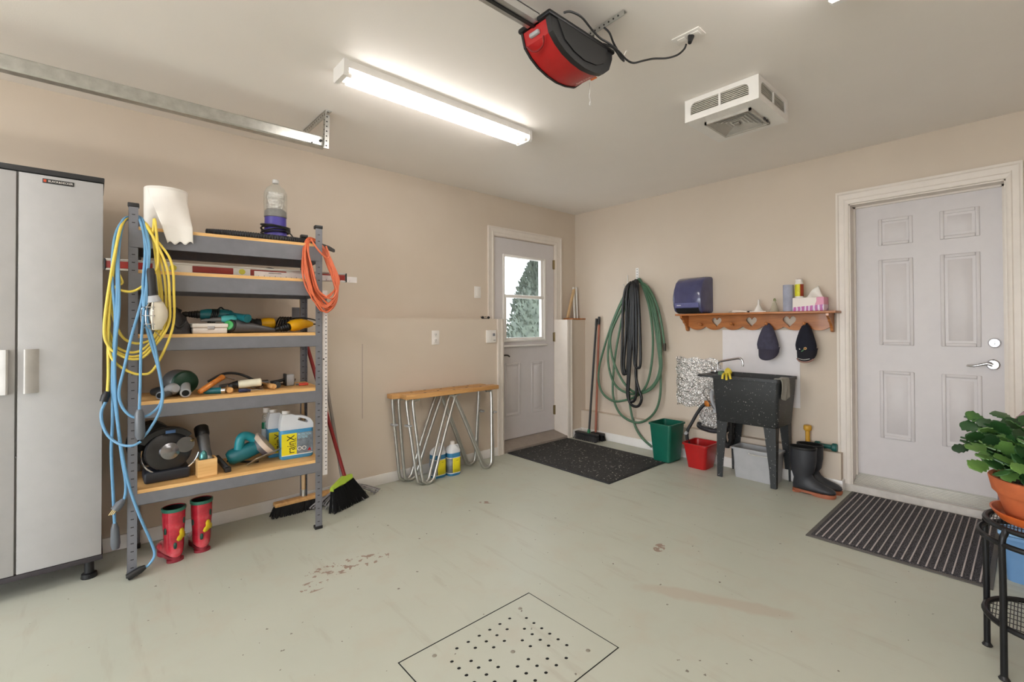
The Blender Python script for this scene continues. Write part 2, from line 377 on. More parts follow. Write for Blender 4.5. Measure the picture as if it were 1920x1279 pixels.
  [(0.797,-0.080,0.531), (0.812,-0.085,0.375), (0.862,-0.085,0.214), (0.946,-0.090,0.109), (1.060,-0.090,0.038)],
 ],
 'black': [
  [(0.812,-0.090,1.605), (0.774,-0.110,1.537), (0.754,-0.120,1.352), (0.749,-0.125,1.034), (0.741,-0.125,0.795), (0.766,-0.125,0.707), (0.806,-0.125,0.773), (0.821,-0.125,1.036), (0.819,-0.120,1.350), (0.838,-0.100,1.587)],
  [(0.838,-0.090,1.608), (0.815,-0.130,1.529), (0.807,-0.140,1.140), (0.778,-0.140,0.825), (0.791,-0.140,0.720), (0.842,-0.140,0.776), (0.871,-0.140,1.141), (0.885,-0.130,1.452), (0.870,-0.100,1.605)],
  [(0.864,-0.100,1.611), (0.866,-0.130,1.505), (0.865,-0.150,1.141), (0.837,-0.150,0.724), (0.822,-0.150,0.525), (0.860,-0.150,0.452), (0.923,-0.150,0.500), (0.931,-0.150,0.731), (0.915,-0.140,1.141), (0.916,-0.130,1.502), (0.889,-0.100,1.609)],
  [(0.883,-0.100,1.615), (0.904,-0.140,1.451), (0.909,-0.160,1.038), (0.920,-0.160,0.823), (0.957,-0.160,0.784), (0.988,-0.160,0.837), (0.977,-0.150,1.141), (0.954,-0.140,1.474), (0.915,-0.100,1.613)],
  [(0.902,-0.100,1.609), (0.926,-0.135,1.450), (0.939,-0.150,1.039), (0.928,-0.155,0.731), (0.964,-0.155,0.581), (0.994,-0.155,0.493), (0.951,-0.155,0.417), (0.870,-0.155,0.427), (0.839,-0.155,0.517), (0.856,-0.150,0.778), (0.888,-0.145,1.244), (0.872,-0.120,1.557), (0.883,-0.100,1.615)],
 ],
 'opcord': [
  [(2.386,-2.635,2.360), (2.397,-2.610,2.370), (2.405,-2.558,2.370), (2.393,-2.482,2.360), (2.391,-2.428,2.350), (2.404,-2.387,2.340), (2.408,-2.332,2.330), (2.404,-2.272,2.320), (2.410,-2.231,2.320), (2.436,-2.201,2.330), (2.467,-2.167,2.340), (2.500,-2.114,2.350), (2.527,-2.071,2.370), (2.557,-2.066,2.385), (2.570,-2.071,2.400)],
  [(2.395,-2.409,2.400), (2.418,-2.404,2.370), (2.409,-2.368,2.350), (2.404,-2.326,2.330), (2.402,-2.288,2.310), (2.406,-2.318,2.310), (2.407,-2.366,2.330), (2.385,-2.407,2.340)],
 ],
}

# ------------------------------------------------------------------ materials
def paint_wall(name, col, col2):
    m, nt, b = base(name)
    v = coords(nt)
    n = noise(nt, v, 1.3, 4, 0.6); f = noise(nt, v, 160, 2)
    c = ramp(nt, n, [(0.3, lin(*col)), (0.72, lin(*col2))])
    nt.links.new(c, b.inputs['Base Color'])
    b.inputs['Roughness'].default_value = 0.55; b.inputs['Specular IOR Level'].default_value = 0.3
    bump(nt, b, f, 0.10, 0.003)
    return m

def floor_paint():
    m, nt, b = base('painted_concrete')
    g = nt.nodes.new('ShaderNodeNewGeometry'); P = g.outputs['Position']
    def mp(loc, ang, size):
        """0 at the centre of an ellipse, 1 on its rim"""
        a = nt.nodes.new('ShaderNodeVectorMath'); a.operation = 'SUBTRACT'; nt.links.new(P, a.inputs[0]); a.inputs[1].default_value = loc
        r = nt.nodes.new('ShaderNodeVectorRotate'); r.rotation_type = 'Z_AXIS'; nt.links.new(a.outputs[0], r.inputs['Vector']); r.inputs['Angle'].default_value = -ang
        d = nt.nodes.new('ShaderNodeVectorMath'); d.operation = 'DIVIDE'; nt.links.new(r.outputs[0], d.inputs[0]); d.inputs[1].default_value = (size[0], size[1], 1)
        l = nt.nodes.new('ShaderNodeVectorMath'); l.operation = 'LENGTH'; nt.links.new(d.outputs[0], l.inputs[0])
        return l.outputs['Value']
    big = noise(nt, P, 0.9, 5, 0.6); mid = noise(nt, P, 5.0, 4, 0.6); fine = noise(nt, P, 70, 3)
    c = ramp(nt, big, [(0.3, lin(183, 186, 172)), (0.72, lin(193, 194, 181))])
    c = mix_rgb(nt, mathn(nt, 'MULTIPLY', ramp(nt, mid, [(0.52, (0, 0, 0, 1)), (0.75, (1, 1, 1, 1))]), 0.30), c, lin(186, 170, 152))
    # tyre and foot scuffs: faint long brownish marks
    sv = nt.nodes.new('ShaderNodeMapping'); sv.inputs['Scale'].default_value = (1.2, 9, 1); sv.inputs['Rotation'].default_value = (0, 0, 0.5); nt.links.new(P, sv.inputs[0])
    scuff = noise(nt, sv.outputs[0], 1.5, 4, 0.6)
    c = mix_rgb(nt, mathn(nt, 'MULTIPLY', ramp(nt, scuff, [(0.58, (0, 0, 0, 1)), (0.72, (1, 1, 1, 1))]), 0.34), c, lin(160, 150, 135))
    # one worn streak before the door
    s = mathn(nt, 'ADD', mp((2.62, -1.95, 0), 0.42, (0.36, 0.05)), mathn(nt, 'MULTIPLY', mathn(nt, 'SUBTRACT', mid, 0.5), 1.6))
    c = mix_rgb(nt, mathn(nt, 'MULTIPLY', ramp(nt, s, [(0.62, (1, 1, 1, 1)), (1.0, (0, 0, 0, 1))]), 0.36), c, lin(176, 150, 132))
    # paint flaked off to the brown concrete
    fl = noise(nt, P, 26, 3, 0.55)
    for (loc, ang, size, t) in (((1.19, -2.96, 0), 1.36, (0.20, 0.07), 0.555), ((1.27, -3.16, 0), 1.5, (0.08, 0.05), 0.56), ((2.183, -1.707, 0), 1.9, (0.05, 0.03), 0.46), ((1.0, -1.98, 0), 0.6, (0.05, 0.02), 0.5)):
        inside = mathn(nt, 'LESS_THAN', mp(loc, ang, size), 1.0)
        k = mathn(nt, 'MULTIPLY', inside, mathn(nt, 'GREATER_THAN', fl, t))
        c = mix_rgb(nt, k, c, lin(150, 128, 114))
    sp = mathn(nt, 'GREATER_THAN', noise(nt, P, 38, 2, 0.4), 0.755)
    c = mix_rgb(nt, mathn(nt, 'MULTIPLY', sp, 0.8), c, lin(95, 82, 70))
    nt.links.new(c, b.inputs['Base Color'])
    b.inputs['Roughness'].default_value = 0.42; b.inputs['Specular IOR Level'].default_value = 0.35
    bump(nt, b, fine, 0.06, 0.003)
    return m

W_WALL = paint_wall('beige_wall_paint', (208, 193, 176), (213, 199, 183))
W_CEIL = paint_wall('ceiling_paint', (239, 232, 226), (243, 236, 230))
W_FLOOR = floor_paint()
TRIM = mat('cream_trim_paint', (228, 218, 208), 0.4, var=0.03)
WHITE = mat('white_door_paint', (212, 206, 206), 0.38, var=0.02, bmp=0.05, bscale=260)
WHITE_PL = mat('white_plastic', (236, 230, 224), 0.35, var=0.03)
WHITE_EN = mat('white_enamel', (238, 234, 230), 0.3, var=0.02)
SILL = mat('grey_sill_paint', (152, 140, 130), 0.55, var=0.08)
ALU = mat('brushed_aluminium', (205, 204, 202), 0.32, 0.9, 0.05)
GALV = mat('galvanised_steel', (196, 196, 192), 0.33, 0.95, 0.12, 30)
CHROME = mat('chrome', (215, 215, 218), 0.12, 1.0, 0.03)
BRASS = mat('tarnished_brass', (140, 122, 88), 0.38, 0.9, 0.12)
BLACK_PL = mat('black_plastic', (26, 26, 28), 0.42, var=0.15)
BLACK_RUB = mat('black_rubber', (34, 34, 37), 0.55, var=0.2, bmp=0.08, bscale=60)
DARK_METAL = mat('black_painted_metal', (24, 24, 27), 0.38, 0.3, 0.1)
BLACK_VOID = mat('dark_pit', (9, 9, 9), 0.9, var=0.0)
SHELF_GREY = mat('grey_shelf_steel', (118, 118, 124), 0.42, 0.25, 0.08, 18)
SLOT_DARK = mat('dark_slot_steel', (40, 38, 38), 0.6, var=0.2)  # dark grey for slots, punched holes, bolts and tick marks
GLASS = glassy('window_glass', (235, 242, 245), 0.06, 0.02)
RED = mat('red_plastic', (176, 22, 24), 0.34, var=0.08, coat=0.2)
TEAL = mat('teal_tool_plastic', (22, 106, 116), 0.38, var=0.12)
GREEN_PL = mat('dark_green_plastic', (14, 96, 78), 0.38, var=0.08)
YEL_TOOL = mat('yellow_tool_plastic', (236, 176, 20), 0.4, var=0.08)
GREY_PL = mat('grey_plastic', (172, 172, 174), 0.42, var=0.05)
MID_GREY = mat('mid_grey_metal', (120, 120, 122), 0.4, 0.6, 0.12)
ORANGE_WD = wood('orange_varnished_wood', (196, 104, 36), (226, 144, 66), 'z', 0.3, 1.5, 0.3)
PINE = wood('pine_board', (216, 164, 98), (236, 194, 132), 'y', 0.5)
PINE_X = wood('pine_board_across', (210, 158, 96), (232, 188, 128), 'x', 0.5)
HONEY = wood('honey_pine', (150, 86, 36), (190, 118, 58), 'x', 0.38, 1.0, 0.25)
BIRCH = wood('birch_top', (186, 134, 76), (214, 164, 104), 'y', 0.45)
STICK_Z = wood('pale_handle_wood', (196, 160, 116), (220, 188, 146), 'z', 0.5)

# ------------------------------------------------------------------ the room
H = 2.44; LD = 0.143; LEDGE = 1.256; LB = 0.067; LBZ = 0.270
XR, YF = 5.2, -6.6
struct(MB().box(-0.2, XR + .2, YF - .2, 0.3, -0.12, 0.0).build('floor', W_FLOOR, smooth=False))
struct(MB().box(-0.2, XR + .2, YF - .2, 0.3, H, H + 0.12).build('ceiling', W_CEIL, smooth=False))
w = MB()
w.box(-0.2, 0, YF, -1.15, LEDGE - .02, H).box(-0.2, 0, -1.15, -0.335, 2.056, H).box(-0.2, 0, -0.335, 0.2, LEDGE - .02, H)
w.prism([(-0.2, YF), (LD, YF), (LD, -1.146), (0, -1.15), (-0.2, -1.15)], 0, LEDGE, 'xy')
w.prism([(-0.2, -0.335), (0, -0.335), (LD, -0.291), (LD, 0.2), (-0.2, 0.2)], 0, LEDGE, 'xy')
struct(w.build('wall_left', W_WALL, smooth=False))
w = MB()
w.box(0, 2.682, 0, 0.2, 0, H).box(2.682, 3.494, 0, 0.2, 2.055, H).box(3.494, XR, 0, 0.2, 0, H)
w.box(LD, 2.632, -LB, 0, 0, LBZ)
struct(w.build('wall_back', W_WALL, smooth=False))
struct(MB().box(XR, XR + .2, YF, 0.2, 0, H).build('wall_right', W_WALL, smooth=False))
struct(MB().box(-0.2, .55, YF - .2, YF, 0, H).box(4.65, XR + .2, YF - .2, YF, 0, H).box(.55, 4.65, YF - .2, YF, 2.14, H).build('wall_front', W_WALL, smooth=False))   # unseen open doorway, added to let in daylight and brighten the ceiling
struct(MB().box(-2, XR + 2, YF - 9, YF - .2, -.12, -.01).build('bounce_driveway', mat('pale_concrete', (196, 192, 184), .9, var=.08), smooth=False))  # unseen pale ground, added to bounce daylight up to the ceiling
struct(MB().rbox(LD, LD + .012, YF, -1.222, 0, 0.078, .004).rbox(LD, LD + .012, -.226, -LB - .012, 0, 0.078, .004).build('baseboard_left', WHITE_EN))
struct(MB().rbox(LD, 2.644, -LB - .012, -LB, 0, 0.082, .004).rbox(2.632, 2.644, -LB, -.001, 0, 0.082, .004).build('baseboard_back', WHITE_EN))

def casing_poly(w_, t):   # section across a door casing: outer edge thick, inner edge thin
    return [(0, 0), (0, t), (w_ * .16, t * 1.0), (w_ * .24, t * .72), (w_ * .62, t * .62), (w_ * .70, t * .80), (w_ * .86, t * .72), (w_, t * .45), (w_, 0)]
def casing_run(mb, p_out, p_in_dir, length_dir, L, normal, wd, t, m0=0, m1=0):
    """p_out: start on the outer edge; section runs along p_in_dir, raised along normal, extruded along length_dir; m0/m1 mitre the ends"""
    o, a, l, n = Vector(p_out), Vector(p_in_dir), Vector(length_dir), Vector(normal)
    R0 = [o + a * u + n * h + l * (u * m0) for u, h in casing_poly(wd, t)]
    R1 = [o + a * u + n * h + l * (L - u * m1) for u, h in casing_poly(wd, t)]
    mb.loft([R0, R1])
# casing of the garden door: upper part on the upper wall, lower part on the thick wall
m = MB()
casing_run(m, (0, -1.221, LEDGE), (0, 1, 0), (0, 0, 1), 2.146 - LEDGE, (1, 0, 0), .075, .020, 0, 1)
casing_run(m, (0, -0.233, LEDGE), (0, -1, 0), (0, 0, 1), 2.146 - LEDGE, (1, 0, 0), .098, .020, 0, .9)
casing_run(m, (0, -1.221, 2.146), (0, 0, -1), (0, 1, 0), .988, (1, 0, 0), .085, .020, .9, 1.1)
casing_run(m, (LD, -1.222, 0), (0, 1, 0), (0, 0, 1), LEDGE, (1, 0, 0), .076, .018)
casing_run(m, (LD, -0.224, 0), (0, -1, 0), (0, 0, 1), LEDGE, (1, 0, 0), .070, .018)
struct(m.build('trim_1', TRIM, angle=25))
# splayed reveal of the garden door
struct(MB().prism([(0.0, -.3345), (.0, -.337), (LD, -.293), (LD, -.2895)], 0.03, LEDGE, 'xy').prism([(0, -1.1505), (0, -1.148), (LD, -1.144), (LD, -1.1465)], 0.03, LEDGE, 'xy').build('trim_2', TRIM, smooth=False))
# casing and jamb of the house door
m = MB()
casing_run(m, (2.603, 0, 0.052), (1, 0, 0), (0, 0, 1), 2.147 - .052, (0, -1, 0), .079, .022, 0, 1)
casing_run(m, (3.567, 0, 0.052), (-1, 0, 0), (0, 0, 1), 2.147 - .052, (0, -1, 0), .073, .022, 0, 1)
casing_run(m, (2.603, 0, 2.147), (0, 0, -1), (1, 0, 0), .964, (0, -1, 0), .09, .022, .88, .81)
m.box(2.6815, 2.690, -.004, .15, .05, 2.056).box(3.486, 3.4945, -.004, .15, .05, 2.056).box(2.682, 3.494, -.004, .15, 2.047, 2.0555)
m.box(2.690, 2.702, .085, .10, .05, 2.047).box(3.474, 3.486, .085, .10, .05, 2.047).box(2.69, 3.486, .085, .10, 2.035, 2.047)
struct(m.build('trim_3', TRIM, angle=25))
m = MB().box(2.60, 3.60, -.012, .16, 0, .052)
struct(m.build('trim_4', mat('worn_white_sill', (205, 198, 190), .5, var=.12), smooth=False))
m = MB()
for k in range(8): m.rbox(2.69, 3.486, .012 + k * .0108, .0195 + k * .0108, .052, .060 + k * .0070, .002)
m.prism([(.012, .052), (.012, .056), (.0985, .1085), (.0985, .1165), (.15, .1165), (.15, .052)], 2.69, 3.486, 'yz')
struct(m.build('trim_6', mat('dull_threshold', (186, 182, 174), .5, .45, .06)))
# sloping concrete sill of the garden door
struct(MB().prism([(-.05, .075), (.0, .072), (LD + .006, .024), (LD + .006, 0), (-.05, 0)], -1.146, -.2915, 'xz').build('trim_5', SILL, smooth=False))

# ------------------------------------------------------------------ door_1: garden door with window
d1 = struct(group_root('door_1', (-.025, -.74, .075)))
X0, X1 = -.048, -.006
m = MB()
m.box(X0, X1, -1.148, -1.018, .078, 2.050).box(X0, X1, -.474, -.337, .078, 2.050).box(X0, X1, -1.018, -.474, 1.886, 2.050).box(X0, X1, -1.018, -.474, .078, 1.040)
m.build('slab', WHITE, d1, smooth=False)
def panel_x(mb, x, y0, y1, z0, z1, t=.006, wd=.022, fx=1):
    for (a0, a1, b0, b1) in ((y0, y0 + wd, z0, z1), (y1 - wd, y1, z0, z1), (y0 + wd, y1 - wd, z0, z0 + wd), (y0 + wd, y1 - wd, z1 - wd, z1)):
        mb.rbox(x - .004, x + t, a0, a1, b0, b1, .004)
    i = wd + .012
    mb.loft([[(x - .002, y0 + i, z0 + i), (x - .002, y1 - i, z0 + i), (x - .002, y1 - i, z1 - i), (x - .002, y0 + i, z1 - i)],
             [(x + t * .9, y0 + i + .014, z0 + i + .014), (x + t * .9, y1 - i - .014, z0 + i + .014), (x + t * .9, y1 - i - .014, z1 - i - .014), (x + t * .9, y0 + i + .014, z1 - i - .014)]], False, True)
for (a, b_) in ((-1.02, -.812), (-.666, -.488)):
    mb = MB(); panel_x(mb, X1, a, b_, .30, .822); mb.build('panel', WHITE, d1)
m = MB()
for (a0, a1, b0, b1) in ((-1.035, -1.012, 1.035, 1.895), (-.488, -.462, 1.035, 1.895), (-1.012, -.488, 1.872, 1.895), (-1.012, -.488, 1.035, 1.058)):
    m.rbox(X0 - .004, X1 + .012, a0, a1, b0, b1, .004)
m.build('window_frame', WHITE_EN, d1)
MB().rbox(X0 + .008, X1 + .008, -1.012, -.488, 1.470, 1.502, .004).build('meeting_rail', WHITE_EN, d1)
m = MB()
for (a0, a1, b0, b1) in ((-1.012, -.990, 1.058, 1.47), (-.520, -.488, 1.058, 1.47), (-.990, -.520, 1.058, 1.075), (-.528, -.488, 1.502, 1.872)):
    m.box(X0 + .008, X1 + .002, a0, a1, b0, b1)
m.build('sash', WHITE_EN, d1)
MB().rbox(X1, X1 + .030, -1.045, -.455, .985, 1.002, .004).build('window_ledge', WHITE_EN, d1)
MB().box(-.033, -.029, -1.012, -.488, 1.502, 1.872).build('pane', GLASS, d1, smooth=False)
MB().box(-.025, -.021, -1.012, -.488, 1.058, 1.47).build('pane', GLASS, d1, smooth=False)
for z in (1.847, 1.07, .289):
    m = MB().rbox(-.010, .006, -.352, -.330, z - .048, z + .048, .002)
    m.cyl((.006, -.337, z - .05), (.006, -.337, z + .05), .006)
    m.build('hinge', BRASS, d1)
m = MB().cyl((X1, -1.085, .90), (X1 + .012, -1.085, .90), .03).cyl((X1, -1.085, .90), (X1 + .045, -1.085, .90), .011)
m.tube([(X1 + .045, -1.085, .902), (X1 + .048, -1.055, .908), (X1 + .045, -1.01, .905), (X1 + .04, -.985, .893)], .008)
m.build('lever', mat('dark_bronze', (70, 66, 62), .35, .9), d1)

# ------------------------------------------------------------------ door_2: six panel house door
d2 = struct(group_root('door_2', (3.09, .12, .117)))
MB().box(2.691, 3.485, .1, .145, .117, 2.036).build('slab', WHITE, d2, smooth=False)
def panel_y(mb, y, x0, x1, z0, z1, t=.007, wd=.022):
    for (a0, a1, b0, b1) in ((x0, x0 + wd, z0, z1), (x1 - wd, x1, z0, z1), (x0 + wd, x1 - wd, z0, z0 + wd), (x0 + wd, x1 - wd, z1 - wd, z1)):
        mb.rbox(a0, a1, y - t, y + .004, b0, b1, .005)
    i = wd + .012; j = i + .018
    mb.loft([[(x0 + i, y + .002, z0 + i), (x1 - i, y + .002, z0 + i), (x1 - i, y + .002, z1 - i), (x0 + i, y + .002, z1 - i)],
             [(x0 + j, y - t, z0 + j), (x1 - j, y - t, z0 + j), (x1 - j, y - t, z1 - j), (x0 + j, y - t, z1 - j)]], False, True)
for (xa, xb) in ((2.838, 3.034), (3.176, 3.372)):
    for (za, zb) in ((1.748, 1.935), (1.046, 1.648), (.392, .866)):
        mb = MB(); panel_y(mb, .1, xa, xb, za, zb); mb.build('panel', WHITE, d2)
m = MB().axis_lathe((3.432, .1, 1.075), (3.432, .072, 1.075), [(0, .031), (.35, .031), (.6, .026), (1, .024)]); m.rbox(3.428, 3.436, .068, .074, 1.066, 1.084, .001)
m.build('deadbolt', CHROME, d2)
m = MB().axis_lathe((3.424, .1, .94), (3.424, .085, .94), [(0, .033), (.5, .033), (1, .026)]).cyl((3.424, .09, .94), (3.424, .045, .94), .012)
m.tube([(3.424, .046, .94), (3.40, .043, .948), (3.37, .042, .940), (3.335, .044, .930), (3.305, .05, .932)], lambda t: .012 - .006 * t, 10)
m.build('lever', CHROME, d2)

# ------------------------------------------------------------------ garden outside the window
struct(MB().box(-13, -.21, -5, 14, -.12, -.04).build('garden_ground', mat('pale_gravel', (190, 188, 182), .9, var=.15), smooth=False))
tree = thing('cedar_tree', (-3, 2.15, -.04), 'tall green cedar seen through the garden door window', 'tree')
MB().cyl((-3, 2.15, -.04), (-3, 2.15, 1.9), .07, .02).build('trunk', mat('bark', (92, 76, 62), .9, var=.3), tree)
def leafy():
    m, nt, b = base('cedar_green')
    n = noise(nt, coords(nt), 9, 4)
    nt.links.new(ramp(nt, n, [(.3, lin(46, 56, 46)), (.7, lin(80, 90, 76))]), b.inputs['Base Color'])
    b.inputs['Roughness'].default_value = .7
    return m
MB().lathe([(.62,.10),(.66,.5),(.55,1.1),(.40,1.6),(.22,2.05),(.05,2.36)],(-3,2.15,-.04),18).build('inner_foliage', leafy(), tree)
m = MB(); rr = random.Random(3)
for k in range(3600):
    t = rr.random() ** 0.8
    z = .12 + t * 2.33
    R = (.80 * (1 - t) ** .62) * (.70 + .34 * rr.random())
    a = rr.random() * 2 * PI
    c = Vector((-3 + R * math.cos(a), 2.15 + R * math.sin(a), z))
    out = Vector((math.cos(a), math.sin(a), .9 + rr.random() * .8)).normalized()
    sd = out.cross(Vector((rr.random() - .5, rr.random() - .5, rr.random() - .5))).normalized()
    L, wv = .05 + .07 * rr.random(), .016 + .02 * rr.random()
    m.add([c - sd * wv, c + out * L * .5 + sd * wv * .3 + sd * .0, c + out * L, c + sd * wv], [(0, 1, 2), (0, 2, 3)])
stuff(m.build('foliage', leafy(), tree, smooth=False))

# ================================================================== ceiling things
TUBE = bpy.data.materials.new('lit_fluorescent_tube'); TUBE.use_nodes = True
_b = TUBE.node_tree.nodes['Principled BSDF']
_b.inputs['Base Color'].default_value = (.9, .9, .88, 1); _b.inputs['Emission Color'].default_value = (1.0, .965, .92, 1); _b.inputs['Emission Strength'].default_value = TUBE_POWER
def fluorescent(x, y0, y1, label):
    t = thing('fluorescent_light', (x, (y0 + y1) / 2, H), label, 'ceiling light', 'fluorescent ceiling fixtures')
    wd = .066
    m = MB(); m.prism([(x - wd, H), (x - wd, H - .036), (x - wd + .012, H - .033), (x - .012, H - .040), (x + .012, H - .040), (x + wd - .012, H - .033), (x + wd, H - .036), (x + wd, H)], y0 + .02, y1 - .02, 'xz')
    m.build('housing', WHITE_EN, t, smooth=False)
    for ya, yb in ((y0, y0 + .022), (y1 - .022, y1)):
        MB().prism([(x - wd - .002, H), (x - wd - .002, H - .060), (x - wd + .01, H - .072), (x + wd - .01, H - .072), (x + wd + .002, H - .060), (x + wd + .002, H)], ya, yb, 'xz').build('end_plate', WHITE_EN, t, smooth=False)
    for dx in (-.036, .036):
        MB().cyl((x + dx, y0 + .05, H - .055), (x + dx, y1 - .05, H - .055), .0165, n=16).build('tube', TUBE, t)
        for ya in (y0 + .022, y1 - .05): MB().cyl((x + dx, ya, H - .055), (x + dx, ya + .028, H - .055), .013).build('socket', WHITE_PL, t)
    return t
fluorescent(1.312, -3.058, -1.888, 'long white twin-tube fluorescent fixture on the ceiling, fully in view')
fluorescent(3.150, -3.105, -1.935, 'twin-tube fluorescent fixture at the top edge right of the fan heater')
fluorescent(1.312, -5.6, -4.43, 'added unseen twin-tube fluorescent fixture at the far garage end above the cabinet side')  # out of view, added to light the room from behind the camera
fluorescent(3.7, -5.6, -4.43, 'added unseen twin-tube fluorescent fixture at the far garage end on the right side')  # second added lamp out of view, fills the right side

# ---- garage door opener
op = thing('garage_door_opener', (2.30, -2.52, 2.20), 'red and black garage door opener hanging from the ceiling', 'door opener')
prof = [(-2.705, 2.322), (-2.345, 2.334), (-2.345, 2.300), (-2.366, 2.248), (-2.405, 2.216), (-2.46, 2.203), (-2.517, 2.199), (-2.57, 2.206), (-2.62, 2.221), (-2.66, 2.244), (-2.690, 2.272)]
MB().prism(prof, 2.360, 2.384, 'yz').build('side_cover', BLACK_PL, op, angle=30)
MB().prism(prof, 2.222, 2.232, 'yz').build('side_cover', BLACK_PL, op, angle=30)
inner = [(y + (.004 if y < -2.5 else -.004), z + .003) for y, z in prof]
MB().prism(inner, 2.232, 2.360, 'yz').build('light_cover', RED, op, angle=30)
bul = [(-2.67, 2.325), (-2.38, 2.325), (-2.40, 2.262), (-2.45, 2.235), (-2.52, 2.226), (-2.58, 2.238), (-2.63, 2.262)]
MB().prism(bul, 2.384, 2.389, 'yz').build('side_bulge', BLACK_PL, op, angle=30)
MB().rbox(2.215, 2.392, -2.715, -2.335, 2.322, 2.340, .006).build('top_plate', DARK_METAL, op)
m = MB(); m.tube([(2.246, -2.6975, 2.268), (2.262, -2.682, 2.248), (2.29, -2.675, 2.2435), (2.325, -2.682, 2.250), (2.34, -2.697, 2.268)], .0035)
m.build('moulded_rim', mat('dark_red_plastic', (130, 14, 18), .4), op)
MB().rbox(2.268, 2.318, -2.705, -2.690, 2.288, 2.303, .004).build('button_panel', GREY_PL, op)
MB().box(2.322, 2.352, -2.412, -2.404, 2.2130, 2.2165).build('status_strip', mat('orange_mark', (232, 120, 60), .4), op, smooth=False)
lettering('lettering', 'GARAGA', .020, frame((2.302, -2.432, 2.2112), (1, .0, 0), (0, -.973, -.23), (0, .23, -.973)), mat('pale_print', (230, 180, 175), .5), op)
rail = thing('opener_rail', (2.30, -4.3, 2.315), 'black and steel opener rail running from the red opener', 'rail')
MB().box(2.287, 2.301, -6.4, -2.70, 2.318, 2.344).build('belt_channel', BLACK_PL, rail, smooth=False)
MB().box(2.302, 2.325, -6.4, -2.70, 2.322, 2.356).box(2.266, 2.286, -6.4, -2.70, 2.322, 2.356).box(2.266, 2.325, -6.4, -2.70, 2.352, 2.360).build('channel', ALU, rail, smooth=False)
br = thing('opener_bracket', (2.38, -2.39, 2.33), 'bent steel hanger strap between red opener and ceiling', 'bracket')
MB().box(2.30, 2.325, -2.392, -2.386, 2.335, 2.437).build('drop_strap', GALV, br, smooth=False)
M_ = frame((2.30, -2.40, 2.425), (1, 0, 0.04), (0, 1, 0), (0, 0, 1))
MB(M_).box(0, .185, 0, .022, 0, .003).box(0, .185, 0, .003, -.02, .0).build('angle_strap', GALV, br, smooth=False)
m = MB()
for k in range(7): m.cyl((2.315 + k * .024, -2.4025, 2.416 + k * .001), (2.315 + k * .024, -2.3995, 2.416 + k * .001), .0035, n=8)
m.build('punched_holes', SLOT_DARK, br)
MB().tube([(2.32, -2.50, 2.345), (2.325, -2.46, 2.365), (2.33, -2.43, 2.345)], .006).box(2.30, 2.345, -2.56, -2.44, 2.34, 2.352).build('hanger_plate', GALV, br)
cord = thing('opener_power_cord', (2.45, -2.3, 2.32), 'black power cord from the red opener to the ceiling outlet', 'cord')
m = MB()
for c in CURVES['opcord']: m.tube(c, .0042, 8)
m.build('cable', BLACK_PL, cord)
MB().cyl((2.585, -2.058, 2.430), (2.588, -2.075, 2.395), .014, .008).build('plug', BLACK_PL, cord)
MB().tube([(2.405, -2.295, 2.325), (2.415, -2.29, 2.345), (2.425, -2.297, 2.335)], .0018).build('cable_tie', WHITE_PL, cord)
pc = MB().tube([(2.318, -2.414, 2.205), (2.319, -2.412, 2.17), (2.314, -2.411, 2.15), (2.322, -2.413, 2.13), (2.317, -2.412, 2.115), (2.322, -2.412, 2.108), (2.319, -2.412, 2.12)], .0012, 5)
pc.build('pull_wire', ALU, op)
oc = thing('ceiling_outlet', (2.572, -2.05, H), 'white duplex outlet plate on the ceiling', 'outlet')
MB().rbox(2.508, 2.636, -2.088, -2.022, H - .006, H, .003).build('cover_plate', WHITE_PL, oc)
for x in (2.545, 2.605):
    MB().rbox(x - .018, x + .018, -2.072, -2.038, H - .009, H - .004, .004).build('socket', WHITE_PL, oc)

# ---- ceiling fan heater
ht = thing('ceiling_heater', (2.458, -1.33, 2.32), 'square white fan heater with grilles mounted on the ceiling', 'heater')
x0, x1, y0, y1, zb = 2.255, 2.660, -1.533, -1.135, 2.318
def vent(a0, a1, z0, z1, side):      # opening with one big rounded corner
    p = [(a0, z0), (a1, z0), (a1, z1), (a0, z1)]
    r = .03; arc = lambda cx0, cz0, s0: [(cx0 + r * math.cos(q), cz0 + r * math.sin(q)) for q in [s0 + PI / 2 * k / 5 for k in range(6)]]
    if side < 0: return [(a0, z0), (a1, z0), (a1, z1)] + arc(a0 + r, z1 - r, PI / 2)
    return [(a0, z0), (a1, z0)] + arc(a1 - r, z1 - r, 0) + [(a0, z1)]
zo0, zo1 = zb + .032, H - .026
m = MB()
def rectp(a0, a1): return [(a0, zb), (a1, zb), (a1, H - .001), (a0, H - .001)]
hx = [vent(x0 + .034, 2.450, zo0, zo1, -1), vent(2.462, x1 - .050, zo0, zo1, 1)]
hy = [vent(y0 + .030, -1.340, zo0, zo1, -1), vent(-1.330, y1 - .030, zo0, zo1, 1)]
m.holed(rectp(x0, x1), hx, y0, y0 + .008, 'xz').holed(rectp(x0, x1), hx, y1 - .008, y1, 'xz')
m.holed(rectp(y0 + .0082, y1 - .0082), hy, x0, x0 + .008, 'yz').holed(rectp(y0 + .0082, y1 - .0082), hy, x1 - .008, x1, 'yz')
m.box(x0 + .0082, x1 - .0082, y0 + .0082, y1 - .0082, zb, zb + .008)
m.build('housing', WHITE_EN, ht, smooth=False)
MB().box(x0 + .035, x1 - .035, y0 + .035, y1 - .035, zb + .012, H).build('heating_core', mat('dark_fins', (58, 54, 50), .6, .3, .3), ht, smooth=False)
m = MB()
